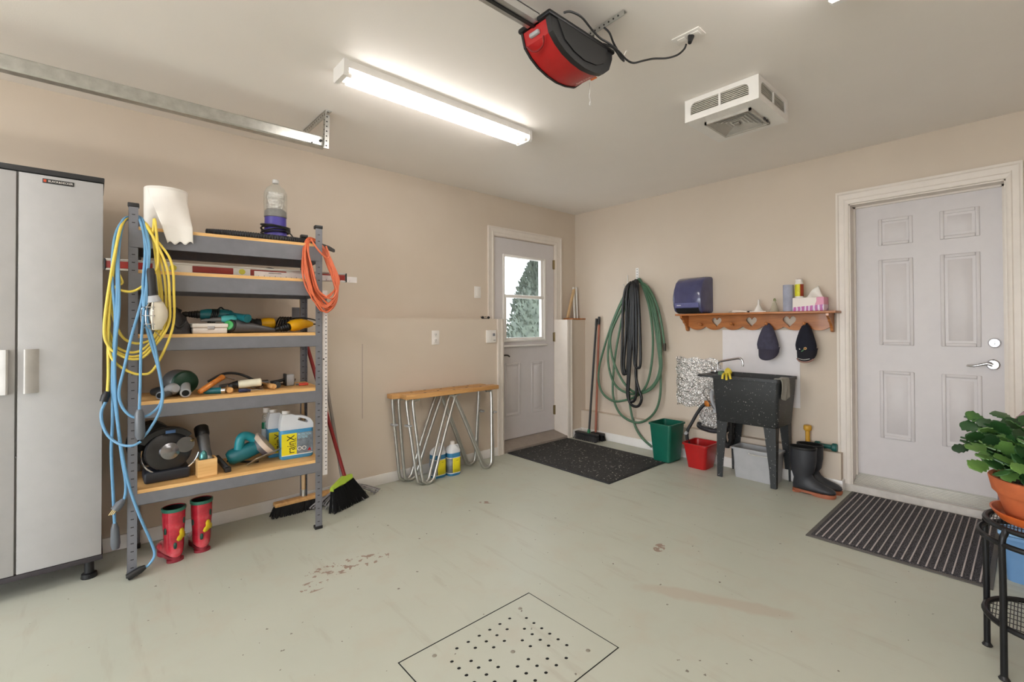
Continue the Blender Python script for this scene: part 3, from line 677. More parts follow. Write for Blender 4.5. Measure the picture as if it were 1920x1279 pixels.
for k in range(7):
    z = zb + .036 + k * .0095
    m.box(x0 + .025, x1 - .025, y0 + .009, y0 + .026, z, z + .0035).box(x0 + .025, x1 - .025, y1 - .026, y1 - .009, z, z + .0035)
    m.box(x1 - .026, x1 - .009, y0 + .03, y1 - .03, z, z + .0035).box(x0 + .009, x0 + .026, y0 + .03, y1 - .03, z, z + .0035)
m.build('louvers', mat('grey_louver', (206, 200, 190), .5), ht, smooth=False)
g = MB()
for k in range(6):
    a = .118 - k * .019
    cx_, cy_, zz = 2.462, -1.334, zb - .012 + k * .0015
    for s in (-1, 1):
        g.add([(cx_ - a, cy_ + s * a, zz), (cx_ + a, cy_ + s * a, zz), (cx_ + a - .013, cy_ + s * (a - .013), zz + .010), (cx_ - a + .013, cy_ + s * (a - .013), zz + .010)], [(0, 1, 2, 3)])
        g.add([(cx_ + s * a, cy_ - a, zz), (cx_ + s * a, cy_ + a, zz), (cx_ + s * (a - .013), cy_ + a - .013, zz + .010), (cx_ + s * (a - .013), cy_ - a + .013, zz + .010)], [(0, 1, 2, 3)])
g.build('diffuser_rings', mat('diffuser_grey', (178, 172, 164), .5), ht, smooth=False, solid=.0015)
m = MB()
for s in (-1, 1):
    m.box(2.462 - .128, 2.462 + .128, -1.334 + s * .122 - .006, -1.334 + s * .122 + .006, zb - .014, zb)
    m.box(2.462 + s * .122 - .006, 2.462 + s * .122 + .006, -1.334 - .128, -1.334 + .128, zb - .014, zb)
m.build('grille_frame', mat('grille_grey', (190, 184, 176), .45), ht, smooth=False)
MB().rbox(2.446, 2.478, -1.35, -1.318, zb - .012, zb - .004, .002).build('grille_centre', mat('grille_mid', (150, 145, 138), .5), ht)
for ya in (-1.30, -1.262): MB().box(2.5905, 2.5975, ya, ya + .020, zb - .0155, zb - .004).build('clip', BLACK_PL, ht, smooth=False)

# ---- horizontal garage door track with its hanger
tr = thing('door_track', (.69, -3.6, 2.235), 'long galvanised garage door track along the left side of the ceiling', 'track')
def track_sec(x, y, z): return [(x - .026, y, z + .030), (x - .020, y, z + .032), (x + .008, y, z + .030), (x + .012, y, z + .024), (x + .012, y, z - .024), (x + .008, y, z - .032), (x - .030, y, z - .034), (x - .030, y, z - .028), (x + .002, y, z - .026), (x + .005, y, z - .020), (x + .005, y, z + .020), (x, y, z + .025), (x - .026, y, z + .024)]
MB().loft([track_sec(.735, -2.93, 2.262), track_sec(.70, -6.4, 2.262)]).build('channel', GALV, tr, smooth=False)
MB().cyl((.747, -2.955, 2.262), (.757, -2.955, 2.262), .007, n=8).cyl((.747, -3.0, 2.24), (.752, -3.0, 2.24), .004, n=8).build('bolt', SLOT_DARK, tr)
def punched_angle(mb, hb, p0, p1, wdir, hdir, wd=.032, n=10):
    p0, p1, wv, hv = Vector(p0), Vector(p1), Vector(wdir), Vector(hdir)
    d = p1 - p0; dn = d.normalized()
    for (s, q) in ((wv, hv), (hv, wv)):
        R = [[p + s * a + q * b_ for a, b_ in ((0, 0), (wd, 0), (wd, .003), (0, .003))] for p in (p0, p1)]
        mb.loft(R)
        for k in range(n):
            c = p0 + d * ((k + .5) / n) + s * wd * .55
            hb.cyl(c - q * .0008, c + q * .0042, .0045, n=8)
m = MB(); hb = MB()
punched_angle(m, hb, (.37, -2.935, H - .001), (.775, -2.935, H - .001), (0, 1, 0), (0, 0, -1), .034, 12)
m.build('ceiling_angle', GALV, tr, smooth=False)
m = MB()
punched_angle(m, hb, (.738, -2.935, H - .012), (.752, -2.945, 2.225), (0, 1, 0), (1, 0, 0), .034, 7)
m.build('drop_angle', GALV, tr, smooth=False)
stuff(hb.build('punched_holes', SLOT_DARK, tr))

# ================================================================== storage cabinet
cb = thing('storage_cabinet', (.30, -4.13, 0), 'tall pale grey two-door storage cabinet on black feet', 'cabinet')
CABG = mat('cabinet_grey', (174, 172, 171), .48, var=.03, bmp=.12, bscale=420)
MB().box(.16, .446, -4.400, -3.852, .108, 1.892).build('carcass', CABG, cb, smooth=False)
MB().rbox(.158, .470, -4.405, -3.847, 1.892, 1.916, .003).build('top_cap', mat('dark_cap', (44, 44, 46), .5), cb)
MB().rbox(.158, .470, -4.405, -3.847, .086, .108, .003).build('bottom_rail', mat('dark_rail', (58, 54, 58), .55), cb)
for (ya, yb, hy, sgn) in ((-4.1215, -3.851, -4.103, 1), (-4.402, -4.1285, -4.147, -1)):
    d = MB().rbox(.4475, .466, ya, yb, .110, 1.888, .0025).build('door', CABG, cb)
    m = MB(); m.prism([(.464, hy), (.489, hy + .001 * sgn), (.493, hy + .006 * sgn), (.4915, hy + .014 * sgn), (.474, hy + .038 * sgn), (.464, hy + .048 * sgn)], .905, 1.100, 'xy')
    m.build('handle', mat('handle_grey', (196, 192, 188), .4), d, angle=30)
    if sgn == 1:
        bd = MB().rbox(.466, .469, -4.050, -3.950, 1.853, 1.873, .002).build('badge', BLACK_PL, d)
        MB().rbox(.4688, .4696, -4.047, -4.038, 1.857, 1.869, .001).build('badge_mark', mat('orange_red_mark', (196, 70, 34), .4), d)
        lettering('lettering', 'BLACK&DECKER', .0125, FACE_X((.4694, -3.993, 1.863)), WHITE_PL, d, width=.078)
for z in (.62, 1.1, 1.46): MB().box(.4472, .455, -4.1275, -4.1225, z, z + .008).build('hinge_clip', GREY_PL, cb, smooth=False)
for (x, y) in ((.425, -3.893), (.425, -4.36), (.20, -3.893), (.20, -4.36)):
    m = MB().lathe([(.028, 0), (.030, .004), (.028, .022), (.018, .026), (.017, .086)], (x, y, 0), 14); m.rbox(x - .03, x + .03, y - .006, y + .006, .006, .02, .002)
    m.build('foot', BLACK_PL, cb)

# ================================================================== steel shelving unit
SH = frame((.572, -3.765, 0), (math.cos(-.0815), math.sin(-.0815), 0), (-math.sin(-.0815), math.cos(-.0815), 0), (0, 0, 1))
SW, SD, PW = .858, .405, .036
sh = thing('shelving_unit', (.40, -3.33, 0), 'five-tier grey steel shelving unit with wooden boards', 'shelving')
def sp(x, y, z=0): return SH @ Vector((x, y, z))
for (fx, fy) in ((0, 0), (0, 1), (1, 0), (1, 1)):
    X = 0 if fx == 0 else -SD; Y = 0 if fy == 0 else SW
    sx = -1 if fx == 0 else 1; sy = 1 if fy == 0 else -1
    m = MB(SH)
    m.box(min(X, X + sx * .0025), max(X, X + sx * .0025), min(Y, Y + sy * PW), max(Y, Y + sy * PW), .012, 1.782)
    m.box(min(X, X + sx * PW), max(X, X + sx * PW), min(Y, Y + sy * .0025), max(Y, Y + sy * .0025), .012, 1.782)
    po = m.build('post', SHELF_GREY, sh, smooth=False)
    for (za, zb) in ((0, .018), (1.776, 1.796)):
        MB(SH).rbox(min(X - sx * .003, X + sx * (PW + .003)), max(X - sx * .003, X + sx * (PW + .003)), min(Y - sy * .003, Y + sy * (PW + .003)), max(Y - sy * .003, Y + sy * (PW + .003)), za, zb, .003).build('end_cap', BLACK_PL, po)
    m = MB(SH)
    for k in range(45):
        z = .045 + k * .0385
        yc = Y + sy * PW * .52; xc = X + sx * PW * .5
        m.box(min(X - sx * .0006, X + sx * .003), max(X - sx * .0006, X + sx * .003), yc - .006, yc + .006, z - .0022, z + .0022)
        m.box(xc - .006, xc + .006, min(Y - sy * .0006, Y + sy * .003), max(Y - sy * .0006, Y + sy * .003), z - .0022, z + .0022)
    stuff(m.build('slots', SLOT_DARK, po, smooth=False))
LEV = (1.684, 1.474, 1.160, .834, .409)
for zt, tot in zip(LEV, (.104, .10, .082, .083, .073)):
    MB(SH).box(-SD + .006, -.0035, .006, SW - .006, zt - .017, zt).build('shelf_board', PINE, sh, smooth=False)
    zb = zt - tot
    for (xa, xb) in ((-.0033, .0012), (-SD - .0012, -SD + .0033)):
        MB(SH).box(xa, xb, .010, SW - .010, zb, zt - .017).box(xa if xa > -.1 else xb - .0, (xb if xa > -.1 else xb + .02), .010, SW - .010, zb, zb + .003).build('beam', SHELF_GREY, sh, smooth=False)
    for (ya, yb) in ((.0028, .0055), (SW - .0055, SW - .0028)):
        MB(SH).box(-SD + .004, -.004, ya, yb, zb, zt - .017).build('side_beam', SHELF_GREY, sh, smooth=False)
MB(SH).box(-SD + .0035, -SD + .006, SW - .085, SW - .04, 1.20, 1.32).build('brace_plate', SHELF_GREY, sh, smooth=False)
Z1, Z2, Z3, Z4, Z5 = [z + .0005 for z in LEV]

# ---- top tier
pr = thing('paper_towel_roll', (.42, -3.612, Z1), 'large white paper towel roll on top shelf', 'paper roll')
PAPER = mat('white_paper', (240, 234, 226), .85, var=.02, bmp=.1, bscale=300)
MB().lathe([(.088, 0), (.09, .004), (.09, .226), (.088, .23), (.025, .23), (.025, .10)], (.42, -3.612, Z1), 32, True, False).build('roll', PAPER, pr)
def flap(u, v):
    yl, yr = -3.690 + .068 * v ** 1.2, -3.530 + .010 * v
    y = yl + (yr - yl) * u
    zb_ = 1.612 + .008 * math.sin(u * 16) + .010 * u
    z = 1.906 * (1 - v) + zb_ * v
    xr = .42 + math.sqrt(max(.0004, .0925 ** 2 - (y + 3.612) ** 2))
    k = min(1, max(0, (1.86 - z) / .16))
    return (xr * (1 - k) + (.604 + .003 * math.sin(u * 9)) * k, y, z)
MB().grid(flap, 26, 26).build('loose_sheet', PAPER, pr, solid=.001)
pu = thing('submersible_pump', (.41, -3.10, Z1), 'purple utility pump wrapped in black cable on the top shelf', 'pump')
PURPLE = mat('purple_plastic', (72, 62, 150), .35, var=.08)
MB().lathe([(.066, 0), (.070, .006), (.068, .022), (.060, .03)], (.41, -3.10, Z1), 24).build('base', BLACK_PL, pu)
MB().lathe([(.062, .026), (.064, .05), (.060, .075), (.057, .125), (.057, .165), (.05, .17)], (.41, -3.10, Z1), 28).build('motor_body', PURPLE, pu)
MB().lathe([(.0575, .165), (.058, .168), (.056, .205), (.048, .212)], (.41, -3.10, Z1), 28).build('collar', mat('charcoal_plastic', (58, 56, 58), .5), pu)
m = MB()
for k in range(5):
    m.tube([(.41 + (.070 + .003 * (k % 2)) * math.cos(a), -3.10 + (.072 + .004 * ((k + 1) % 2)) * math.sin(a), Z1 + .078 + k * .009 + .008 * math.sin(a * (1 + k % 2) + k)) for a in [2 * PI * q / 12 for q in range(12)]], .0042, 7, 3, True)
m.tube([(.475, -3.06, Z1 + .085), (.49, -3.035, Z1 + .06), (.485, -3.02, Z1 + .03), (.47, -3.01, Z1 + .012)], .0042, 7)
m.build('power_cable', BLACK_PL, pu)
bo = thing('clear_bottle', (.41, -3.10, Z1 + .213), 'clear plastic bottle with crinkled silver lining above the purple pump', 'bottle')
CLEARP = glassy('clear_plastic', (214, 212, 204), .30, .12)
MB().lathe([(.0605, -.045), (.061, 0), (.062, .06), (.060, .10), (.048, .128), (.026, .148), (.015, .156), (.015, .165)], (.41, -3.10, Z1 + .213), 24, False, True).build('bottle_wall', CLEARP, bo)
MB().lathe([(.017, .162), (.0175, .164), (.0175, .180), (.015, .183)], (.41, -3.10, Z1 + .213), 16).build('cap', mat('grey_white_cap', (196, 194, 190), .4), bo)
def foil_mat():
    m, nt, b = base('crinkled_foil')
    v = coords(nt)
    vo = nt.nodes.new('ShaderNodeTexVoronoi'); vo.inputs['Scale'].default_value = 62; nt.links.new(v, vo.inputs['Vector'])
    n = noise(nt, v, 90, 4, .7)
    b.inputs['Base Color'].default_value = lin(236, 234, 232); b.inputs['Metallic'].default_value = 1.0; b.inputs['Roughness'].default_value = .16
    bump(nt, b, mathn(nt, 'ADD', vo.outputs['Distance'], mathn(nt, 'MULTIPLY', n, .5)), .9, .012)
    return m
FOIL = foil_mat()
m = MB(); rr = random.Random(5)
m.loft([[(.41 + (.046 + .006 * math.sin(3 * a + j)) * math.cos(a), -3.10 + (.048 + .006 * math.sin(4 * a + j * 2)) * math.sin(a), Z1 + .217 + j * .016) for a in [2 * PI * k / 18 for k in range(18)]] for j in range(7)])
m.build('silver_lining', FOIL, bo)
vh = thing('vacuum_hose', (.50, -3.15, Z1), 'black corrugated vacuum hose lying along the top shelf', 'hose')
def corr(t): return .0145 + .0016 * math.sin(t * 520)
MB().tube([(.50, -3.45, Z1 + .020), (.54, -3.37, Z1 + .0205), (.555, -3.22, Z1 + .0205), (.56, -3.05, Z1 + .0205), (.53, -2.965, Z1 + .0205)], lambda t: .0178 + .0018 * math.sin(t * 330), 10, 60).build('hose', BLACK_RUB, vh)
MB().axis_lathe((.43, -3.035, Z1 + .024), (.485, -2.985, Z1 + .028), [(0, .018), (.3, .022), (.9, .024), (1, .021)]).build('cuff', BLACK_PL, vh)
MB().loft([[(.50 + .0 + a * .012, -2.985 + t * .20, Z1 + .016 + b_ * h - (0 if t < .4 else (t - .4) * .06)) for a, b_ in ((-1, 0), (1, 0), (1, 1), (-1, 1))] for t, h in ((0, .030), (.25, .028), (.8, .024), (.97, .016))]).build('crevice_nozzle', mat('charcoal_nozzle', (54, 52, 50), .5), vh)

# ---- second tier: level and rulers
lv = thing('spirit_level', (.50, -3.27, Z2), 'long red and silver spirit level lying on the second shelf', 'spirit level')
LX = .505
def slope(y): return LX + (y + 3.27) * .06
m = MB(frame((LX, -3.27, Z2), (math.cos(-.0815), math.sin(-.0815), 0), (-math.sin(-.0815), math.cos(-.0815), 0), (0, 0, 1)))
m.box(-.012, .012, -.575, .53, 0, .006).box(-.012, .012, -.575, .53, .050, .056).box(-.004, .002, -.575, .53, .006, .05)
m.build('beam', ALU, lv, smooth=False)
LVM = m.M
for (ya, yb) in ((-.575, -.40), (-.24, -.06), (.02, .20), (.37, .528)):
    MB(LVM).rbox(.002, .0075, ya, yb, .011, .045, .012, 3).build('red_web', mat('red_enamel', (140, 34, 26), .4), lv)
for y in (-.32, .0 - .02 + .0, .30):
    r = MB(LVM).cyl((.002, y, .028), (.010, y, .028), .021, n=20).build('vial_ring', ALU, lv)
    MB(LVM).cyl((.009, y, .028), (.0115, y, .028), .0155, n=18).build('vial', mat('yellow_green_vial', (196, 190, 70), .2), r)
for ya in (-.580, .530): MB(LVM).rbox(-.0125, .0125, ya, ya + .008, -.0, .056, .002).build('end_cap', BLACK_PL, lv)
def ruler_marks(mb, M, L, n, w0):
    mb.M = M
    for k in range(n):
        mb.box(-.0006 if False else 0, .0004, .02 + k * (L - .04) / n, .02 + k * (L - .04) / n + .0022, w0, w0 + (.008 if k % 2 else .005))
RM = frame((.527, -3.235, Z2 + .0005), (math.cos(-.05), math.sin(-.05), 0), (-math.sin(-.05), math.cos(-.05), 0), (0, 0, 1))
ru = thing('metal_ruler', (.54, -2.98, Z2), 'white metal ruler lying across the shelf end beside the orange cord', 'ruler')
RUL = mat('white_ruler', (226, 220, 218), .35, .3)
MB(RM).box(0, .0016, 0, .565, 0, .036).build('blade', RUL, ru, smooth=False)
mb = MB(); ruler_marks(mb, RM @ Matrix.Translation((.0016, 0, 0)), .565, 19, .006); mb.build('tick_marks', SLOT_DARK, ru, smooth=False)
MB(RM).box(.0014, .0021, .07, .135, .0265, .0295).build('printed_line', SLOT_DARK, ru, smooth=False)
ms = thing('metre_stick', (.618, -2.906, .30), 'white metal measuring stick hanging upright beside the shelf post', 'ruler')
MS = frame((.632, -2.906, .31), (math.cos(-.08), math.sin(-.08), 0), (-math.sin(-.08), math.cos(-.08), 0), (0, 0, 1))
MB(MS).box(0, .0016, 0, .028, 0, 1.10).build('blade', RUL, ms, smooth=False)
m = MB(MS)
for k in range(46): m.box(.0014, .0022, .016, .0235, .03 + k * .023, .0345 + k * .023)
m.cyl((.001, .007, .69), (.0024, .007, .69), .005, n=8).build('tick_marks', SLOT_DARK, ms, smooth=False)

# ---- third tier
def P3(x, y, z): return (x, y, Z3 + z)
tb = thing('tool_bag', (.45, -3.57, Z3), 'crumpled dark grey fabric tool bag on the third shelf', 'bag')
FAB = mat('dark_grey_fabric', (66, 64, 66), .9, var=.25, bmp=.3, bscale=220)
rr = random.Random(11)
rings = []
for j in range(9):
    t = j / 8
    rx, ry = .085 * (1 - .55 * t ** 1.4), .088 * (1 - .72 * t ** 1.1)
    rings.append([(.45 - .03 * t + rx * math.cos(a) * (1 + .10 * math.sin(5 * a + j)), -3.575 - .015 * t + ry * math.sin(a) * (1 + .10 * math.cos(4 * a - j)), Z3 + .135 * t + .006 * math.sin(3 * a + 2 * j) * (t > 0)) for a in [2 * PI * k / 26 for k in range(26)]])
MB().loft(rings).build('pouch', FAB, tb)
MB().tube([P3(.50, -3.62, .09), P3(.535, -3.60, .06), P3(.54, -3.57, .035), P3(.535, -3.545, .06), P3(.50, -3.54, .085)], .006).build('strap', BLACK_RUB, tb)
MB().tube([P3(.42, -3.62, .112), P3(.42, -3.58, .130), P3(.43, -3.55, .118)], .009).build('strap', BLACK_RUB, tb)
ca = thing('plastic_case', (.45, -3.435, Z3), 'flat white plastic case under the teal drill', 'case')
MB().rbox(.40, .535, -3.512, -3.362, Z3, Z3 + .030, .005).build('base', WHITE_PL, ca)
MB().rbox(.396, .539, -3.516, -3.358, Z3 + .031, Z3 + .054, .006).build('lid', WHITE_PL, ca)
MB().rbox(.536, .5415, -3.450, -3.42, Z3 + .022, Z3 + .040, .002).build('latch', GREY_PL, ca)
def drill(name, label, cat, p, d, body, chuck, s=1.0, cable=True, grip_dir=(0, 0, -1), grip=True, group=None, bl=.135, cl=.07):
    """lying power drill: p = rear end of motor, d = direction to the chuck"""
    p = Vector(p); d = Vector(d).normalized()
    t = thing(name, p, label, cat, group)
    MB().axis_lathe(p, p + d * bl * s, [(0, .016 * s), (.08, .026 * s), (.45, .030 * s), (.8, .029 * s), (1, .022 * s)]).build('motor_body', body, t)
    cr = .018 if cl < .08 else .027
    MB().axis_lathe(p + d * bl * s, p + d * (bl + cl) * s, [(0, cr * s)] + [(.1 + .07 * q, (cr + (.003 if q % 2 else 0) - .0008 * q) * s) for q in range(9)] + [(.8, cr * .75 * s), (1, .010 * s)]).build('chuck', chuck, t)
    if grip:
        g = Vector(grip_dir).normalized()
        a = p + d * .02 * s; b_ = a + g * .12 * s - d * .01 * s
        MB().axis_lathe(a, b_, [(0, .019 * s), (.3, .017 * s), (.8, .018 * s), (1, .021 * s)]).build('handle', body, t)
        MB().axis_lathe(a + d * .022 * s + g * .022 * s, a + d * .022 * s + g * .05 * s, [(0, .007 * s), (.5, .009 * s), (1, .007 * s)]).build('trigger', BLACK_PL, t)
    return t
t = drill('power_drill', 'teal power drill wrapped in its black cable on the white case', 'power drill', P3(.43, -3.315, .100), (-.12, -1, .02), TEAL, BLACK_PL, 1.12, grip_dir=(.75, .35, -.12))
m = MB()
for k in range(4): m.tube([(.43 + .036 * math.cos(a) - .001 * k, -3.395 - k * .009 + .01 * math.sin(a), Z3 + .096 + .036 * math.sin(a)) for a in [2 * PI * q / 10 for q in range(10)]], .0038, 6, 3, True)
m.tube([P3(.43, -3.39, .13), P3(.435, -3.375, .143), P3(.43, -3.36, .132), P3(.44, -3.34, .128)], .004).build('power_cable', BLACK_PL, t)
t = thing('cordless_screwdriver', P3(.51, -3.42, .055), 'small teal screwdriver with a silver chuck lying on the white case', 'screwdriver')
MB().axis_lathe(P3(.50, -3.385, .077), P3(.50, -3.315, .080), [(0, .014), (.2, .020), (.8, .021), (1, .013)]).build('body', mat('light_teal', (72, 170, 172), .35), t)
MB().axis_lathe(P3(.50, -3.475, .070), P3(.50, -3.385, .077), [(0, .005), (.25, .009), (.4, .007), (.55, .012), (1, .013)]).build('chuck', MID_GREY, t)
t = thing('blower', P3(.50, -3.25, .0), 'dark grey tool with a bright green round end cap on third shelf', 'power tool')
a, b_ = Vector(P3(.50, -3.335, .040)), Vector(P3(.515, -3.12, .014))
MB().axis_lathe(a, b_, [(0, .037), (.12, .038), (.4, .028), (.8, .016), (1, .008)]).build('body', mat('dark_grey_plastic', (76, 74, 76), .4), t)
cpd = Vector((.75, -.62, .12)).normalized()
MB().axis_lathe(a + cpd * .014, a + cpd * .032, [(0, .036), (.6, .034), (1, .024)]).build('end_ring', BLACK_PL, t)
MB().axis_lathe(a + cpd * .031, a + cpd * .037, [(0, .026), (.7, .024), (1, .014)]).build('end_cap', mat('bright_green', (56, 168, 84), .35), t)
m = MB(); m.tube([P3(.42, -3.36, .05), P3(.42, -3.30, .085), P3(.43, -3.25, .088), P3(.43, -3.20, .062), P3(.44, -3.17, .02)], .0055).build('power_cable', BLACK_PL, t)
t = drill('power_drill', 'yellow drill with black chuck in the middle of the third shelf', 'power drill', P3(.42, -3.105, .056), (0, -1, -.06), YEL_TOOL, BLACK_RUB, 1.15, grip=False, bl=.065, cl=.095)
m = MB()
for k in range(5): m.tube([(.43 + .040 * math.cos(a), -3.090 + k * .014 + .012 * math.sin(a), Z3 + .050 + .042 * math.sin(a)) for a in [2 * PI * q / 10 for q in range(10)]], .0045, 6, 3, True)
m.build('power_cable', BLACK_PL, t)
t = drill('power_drill', 'yellow drill beside the rear right shelf post, chuck towards the centre', 'power drill', P3(.48, -2.965, .054), (.25, -1, -.22), YEL_TOOL, DARK_METAL, 1.2, grip=False, bl=.075, cl=.07)
MB().axis_lathe(P3(.48, -2.975, .052), P3(.46, -2.91, .050), [(0, .030), (.6, .024), (1, .014)]).build('rear_grip', YEL_TOOL, t)
MB().tube([P3(.46, -2.912, .050), P3(.51, -2.880, .05), P3(.54, -2.885, .062), P3(.47, -2.94, .085), P3(.40, -3.0, .085), P3(.38, -3.06, .07)], .0045, 7).build('power_cable', BLACK_PL, t)
MB().rbox(.50, .53, -3.66, -3.62, Z3, Z3 + .014, .003).build('wood_scrap', PINE).__setitem__('label', 'small pale wood offcut at the left end of the third shelf')
bpy.data.objects['wood_scrap']['category'] = 'wood block'

# ---- black cable hanging behind second and third tier
MB().tube([(.30, -3.155, Z2 + .004), (.29, -3.15, Z2 + .06), (.27, -3.10, Z2 + .085), (.25, -3.05, Z2 + .07), (.24, -3.02, Z2 + .0045)], .0045).build('loose_cable', BLACK_PL)
tag(bpy.data.objects['loose_cable'], 'arched black cable at the back of the second shelf', 'cable')

t = thing('cable_coil', P3(.40, -3.285, 0), 'loose black cable coil behind the green-capped tool on the third shelf', 'cable')
m = MB()
for k in range(5): m.tube([(.40 + (.046 - .003 * k) * math.cos(a), -3.285 + (.060 - .004 * k) * math.sin(a), Z3 + .012 + k * .011 + .012 * math.sin(a * 2 + k)) for a in [2 * PI * q / 12 for q in range(12)]], .005, 6, 3, True)
m.build('cable', BLACK_PL, t)

# ---- fourth tier
def P4(x, y, z): return (x, y, Z4 + z)
t = thing('orbital_sander', P4(.46, -3.50, 0), 'dark green round sander with a grey dust spout on fourth shelf', 'sander')
DKG = mat('dark_green_enamel', (26, 64, 48), .35, var=.15)
MB().axis_lathe(P4(.35, -3.565, .066), P4(.45, -3.535, .066), [(0, .058), (.08, .066), (.9, .066), (1, .06)], 26).build('drum', MID_GREY, t)
MB().axis_lathe(P4(.45, -3.535, .066), P4(.475, -3.527, .064), [(0, .063), (.5, .058), (1, .03)], 26).build('face', DKG, t)
m = MB().axis_lathe(P4(.465, -3.535, .052), P4(.565, -3.545, .024), [(0, .022), (.6, .021), (.9, .023), (1, .023)]); m.build('dust_spout', GREY_PL, t)
MB().axis_lathe(P4(.562, -3.5448, .0248), P4(.568, -3.5453, .0232), [(0, .0155), (1, .0155)]).build('spout_mouth', BLACK_VOID, t)
t = thing('angle_grinder', P4(.50, -3.62, 0), 'grey and black angle grinder at the left end of the fourth shelf', 'grinder')
MB().axis_lathe(P4(.40, -3.66, .024), P4(.47, -3.60, .034), [(0, .018), (.3, .024), (1, .026)]).build('body', BLACK_PL, t)
MB().axis_lathe(P4(.47, -3.60, .038), P4(.515, -3.578, .046), [(0, .026), (.6, .03), (1, .020)]).build('gear_head', GREY_PL, t)
MB().axis_lathe(P4(.50, -3.60, .022), P4(.56, -3.645, .021), [(0, .014), (.7, .016), (.72, .0195), (1, .0195)]).build('side_handle', MID_GREY, t)
MB().axis_lathe(P4(.559, -3.6445, .021), P4(.562, -3.6465, .021), [(0, .013), (1, .013)]).build('socket', BLACK_VOID, t)
t = thing('saw_handle', P4(.47, -3.43, 0), 'amber wooden tool handle propped up on the fourth shelf', 'hand tool')
MB().axis_lathe(P4(.53, -3.485, .018), P4(.46, -3.365, .088), [(0, .009), (.04, .013), (.4, .015), (.75, .014), (.95, .016), (1, .010)]).build('grip', ORANGE_WD, t)
MB().axis_lathe(P4(.462, -3.369, .086), P4(.43, -3.31, .062), [(0, .004), (1, .0035)]).build('shank', CHROME, t)
t = thing('teal_tool', P4(.50, -3.41, 0), 'short teal tool with a silver collar beneath the amber handle', 'hand tool')
MB().axis_lathe(P4(.49, -3.46, .017), P4(.52, -3.385, .017), [(0, .012), (.2, .0165), (1, .0165)]).build('body', TEAL, t)
MB().axis_lathe(P4(.52, -3.385, .017), P4(.528, -3.367, .017), [(0, .0165), (1, .0165)]).build('collar', CHROME, t)
def hammer(p0, p1, label, head=True):
    t = thing('hammer', p1, label, 'hammer', 'wooden handled hammers')
    MB().axis_lathe(p0, p1, [(0, .010), (.5, .012), (.9, .016), (.97, .016), (1, .012)]).build('handle', STICK_Y, t)
    p0 = Vector(p0)
    MB().axis_lathe(p0 + Vector((0, -.04, .003)), p0 + Vector((0, .045, .003)), [(0, .009), (.4, .013), (.7, .014), (1, .014)]).build('head', MID_GREY, t)
STICK_Y = wood('handle_wood', (190, 138, 82), (220, 172, 112), 'x', .45)
hammer(P4(.36, -3.33, .020), P4(.552, -3.352, .0165), 'wooden-handled hammer beside the teal tool on the fourth shelf')
hammer(P4(.35, -3.17, .022), P4(.550, -3.140, .0165), 'wooden-handled hammer right of the white caulking gun')
t = thing('caulking_gun', P4(.47, -3.27, 0), 'white tube in a black caulking gun on the fourth shelf', 'caulking gun')
MB().axis_lathe(P4(.50, -3.305, .040), P4(.515, -3.195, .046), [(0, .021), (.05, .022), (.95, .022), (1, .016)]).build('tube', mat('ivory_tube', (232, 226, 202), .4), t)
MB().axis_lathe(P4(.49, -3.35, .036), P4(.50, -3.305, .040), [(0, .010), (.5, .019), (1, .023)]).build('frame', DARK_METAL, t)
MB().tube([P4(.41, -3.43, .058), P4(.41, -3.36, .096), P4(.42, -3.29, .092), P4(.43, -3.22, .055), P4(.43, -3.17, .018)], .007).build('rod', BLACK_PL, t)
t = thing('tape_measure', P4(.43, -3.02, 0), 'upright silver tape measure near the right end of the fourth shelf', 'tape measure')
MB().rbox(.41, .445, -3.052, -3.002, Z4, Z4 + .072, .010, 3).build('case', GREY_PL, t)
MB().rbox(.405, .448, -3.058, -3.048, Z4 + .004, Z4 + .076, .004).build('rubber_bumper', BLACK_PL, t)
t = thing('socket_set', P4(.42, -3.10, 0), 'black ratchet with round grey socket beside the tape measure', 'ratchet')
MB().axis_lathe(P4(.46, -3.115, .018), P4(.49, -3.105, .018), [(0, .018), (1, .018)]).build('socket', mat('blue_grey_metal', (92, 104, 112), .4, .5), t)
MB().tube([P4(.43, -3.13, .03), P4(.43, -3.09, .034), P4(.43, -3.06, .04)], .009).build('handle', BLACK_PL, t)
t = thing('pliers', P4(.47, -2.96, 0), 'small pliers with red grips at the right end of the fourth shelf', 'pliers')
for s in (-1, 1): MB().tube([P4(.47, -2.985, .008 + .003 * s), P4(.47 + .012 * s, -2.965, .009), P4(.47 + .016 * s, -2.94, .009)], .007).build('grip', mat('red_grip', (206, 74, 56), .4), t)
MB().tube([P4(.47, -2.985, .009), P4(.455, -3.0, .009)], .006).build('jaw', MID_GREY, t)
t = thing('pry_bar', P4(.38, -3.18, 0), 'flat brown steel pry bar at the back of the fourth shelf', 'pry bar')
MB().rbox(.33, .352, -3.30, -3.02, Z4, Z4 + .012, .003).tube([P4(.341, -3.02, .008), P4(.341, -2.985, .016), P4(.341, -2.975, .034)], .009).build('bar', mat('rusty_steel', (112, 92, 76), .6, .5, .25), t)

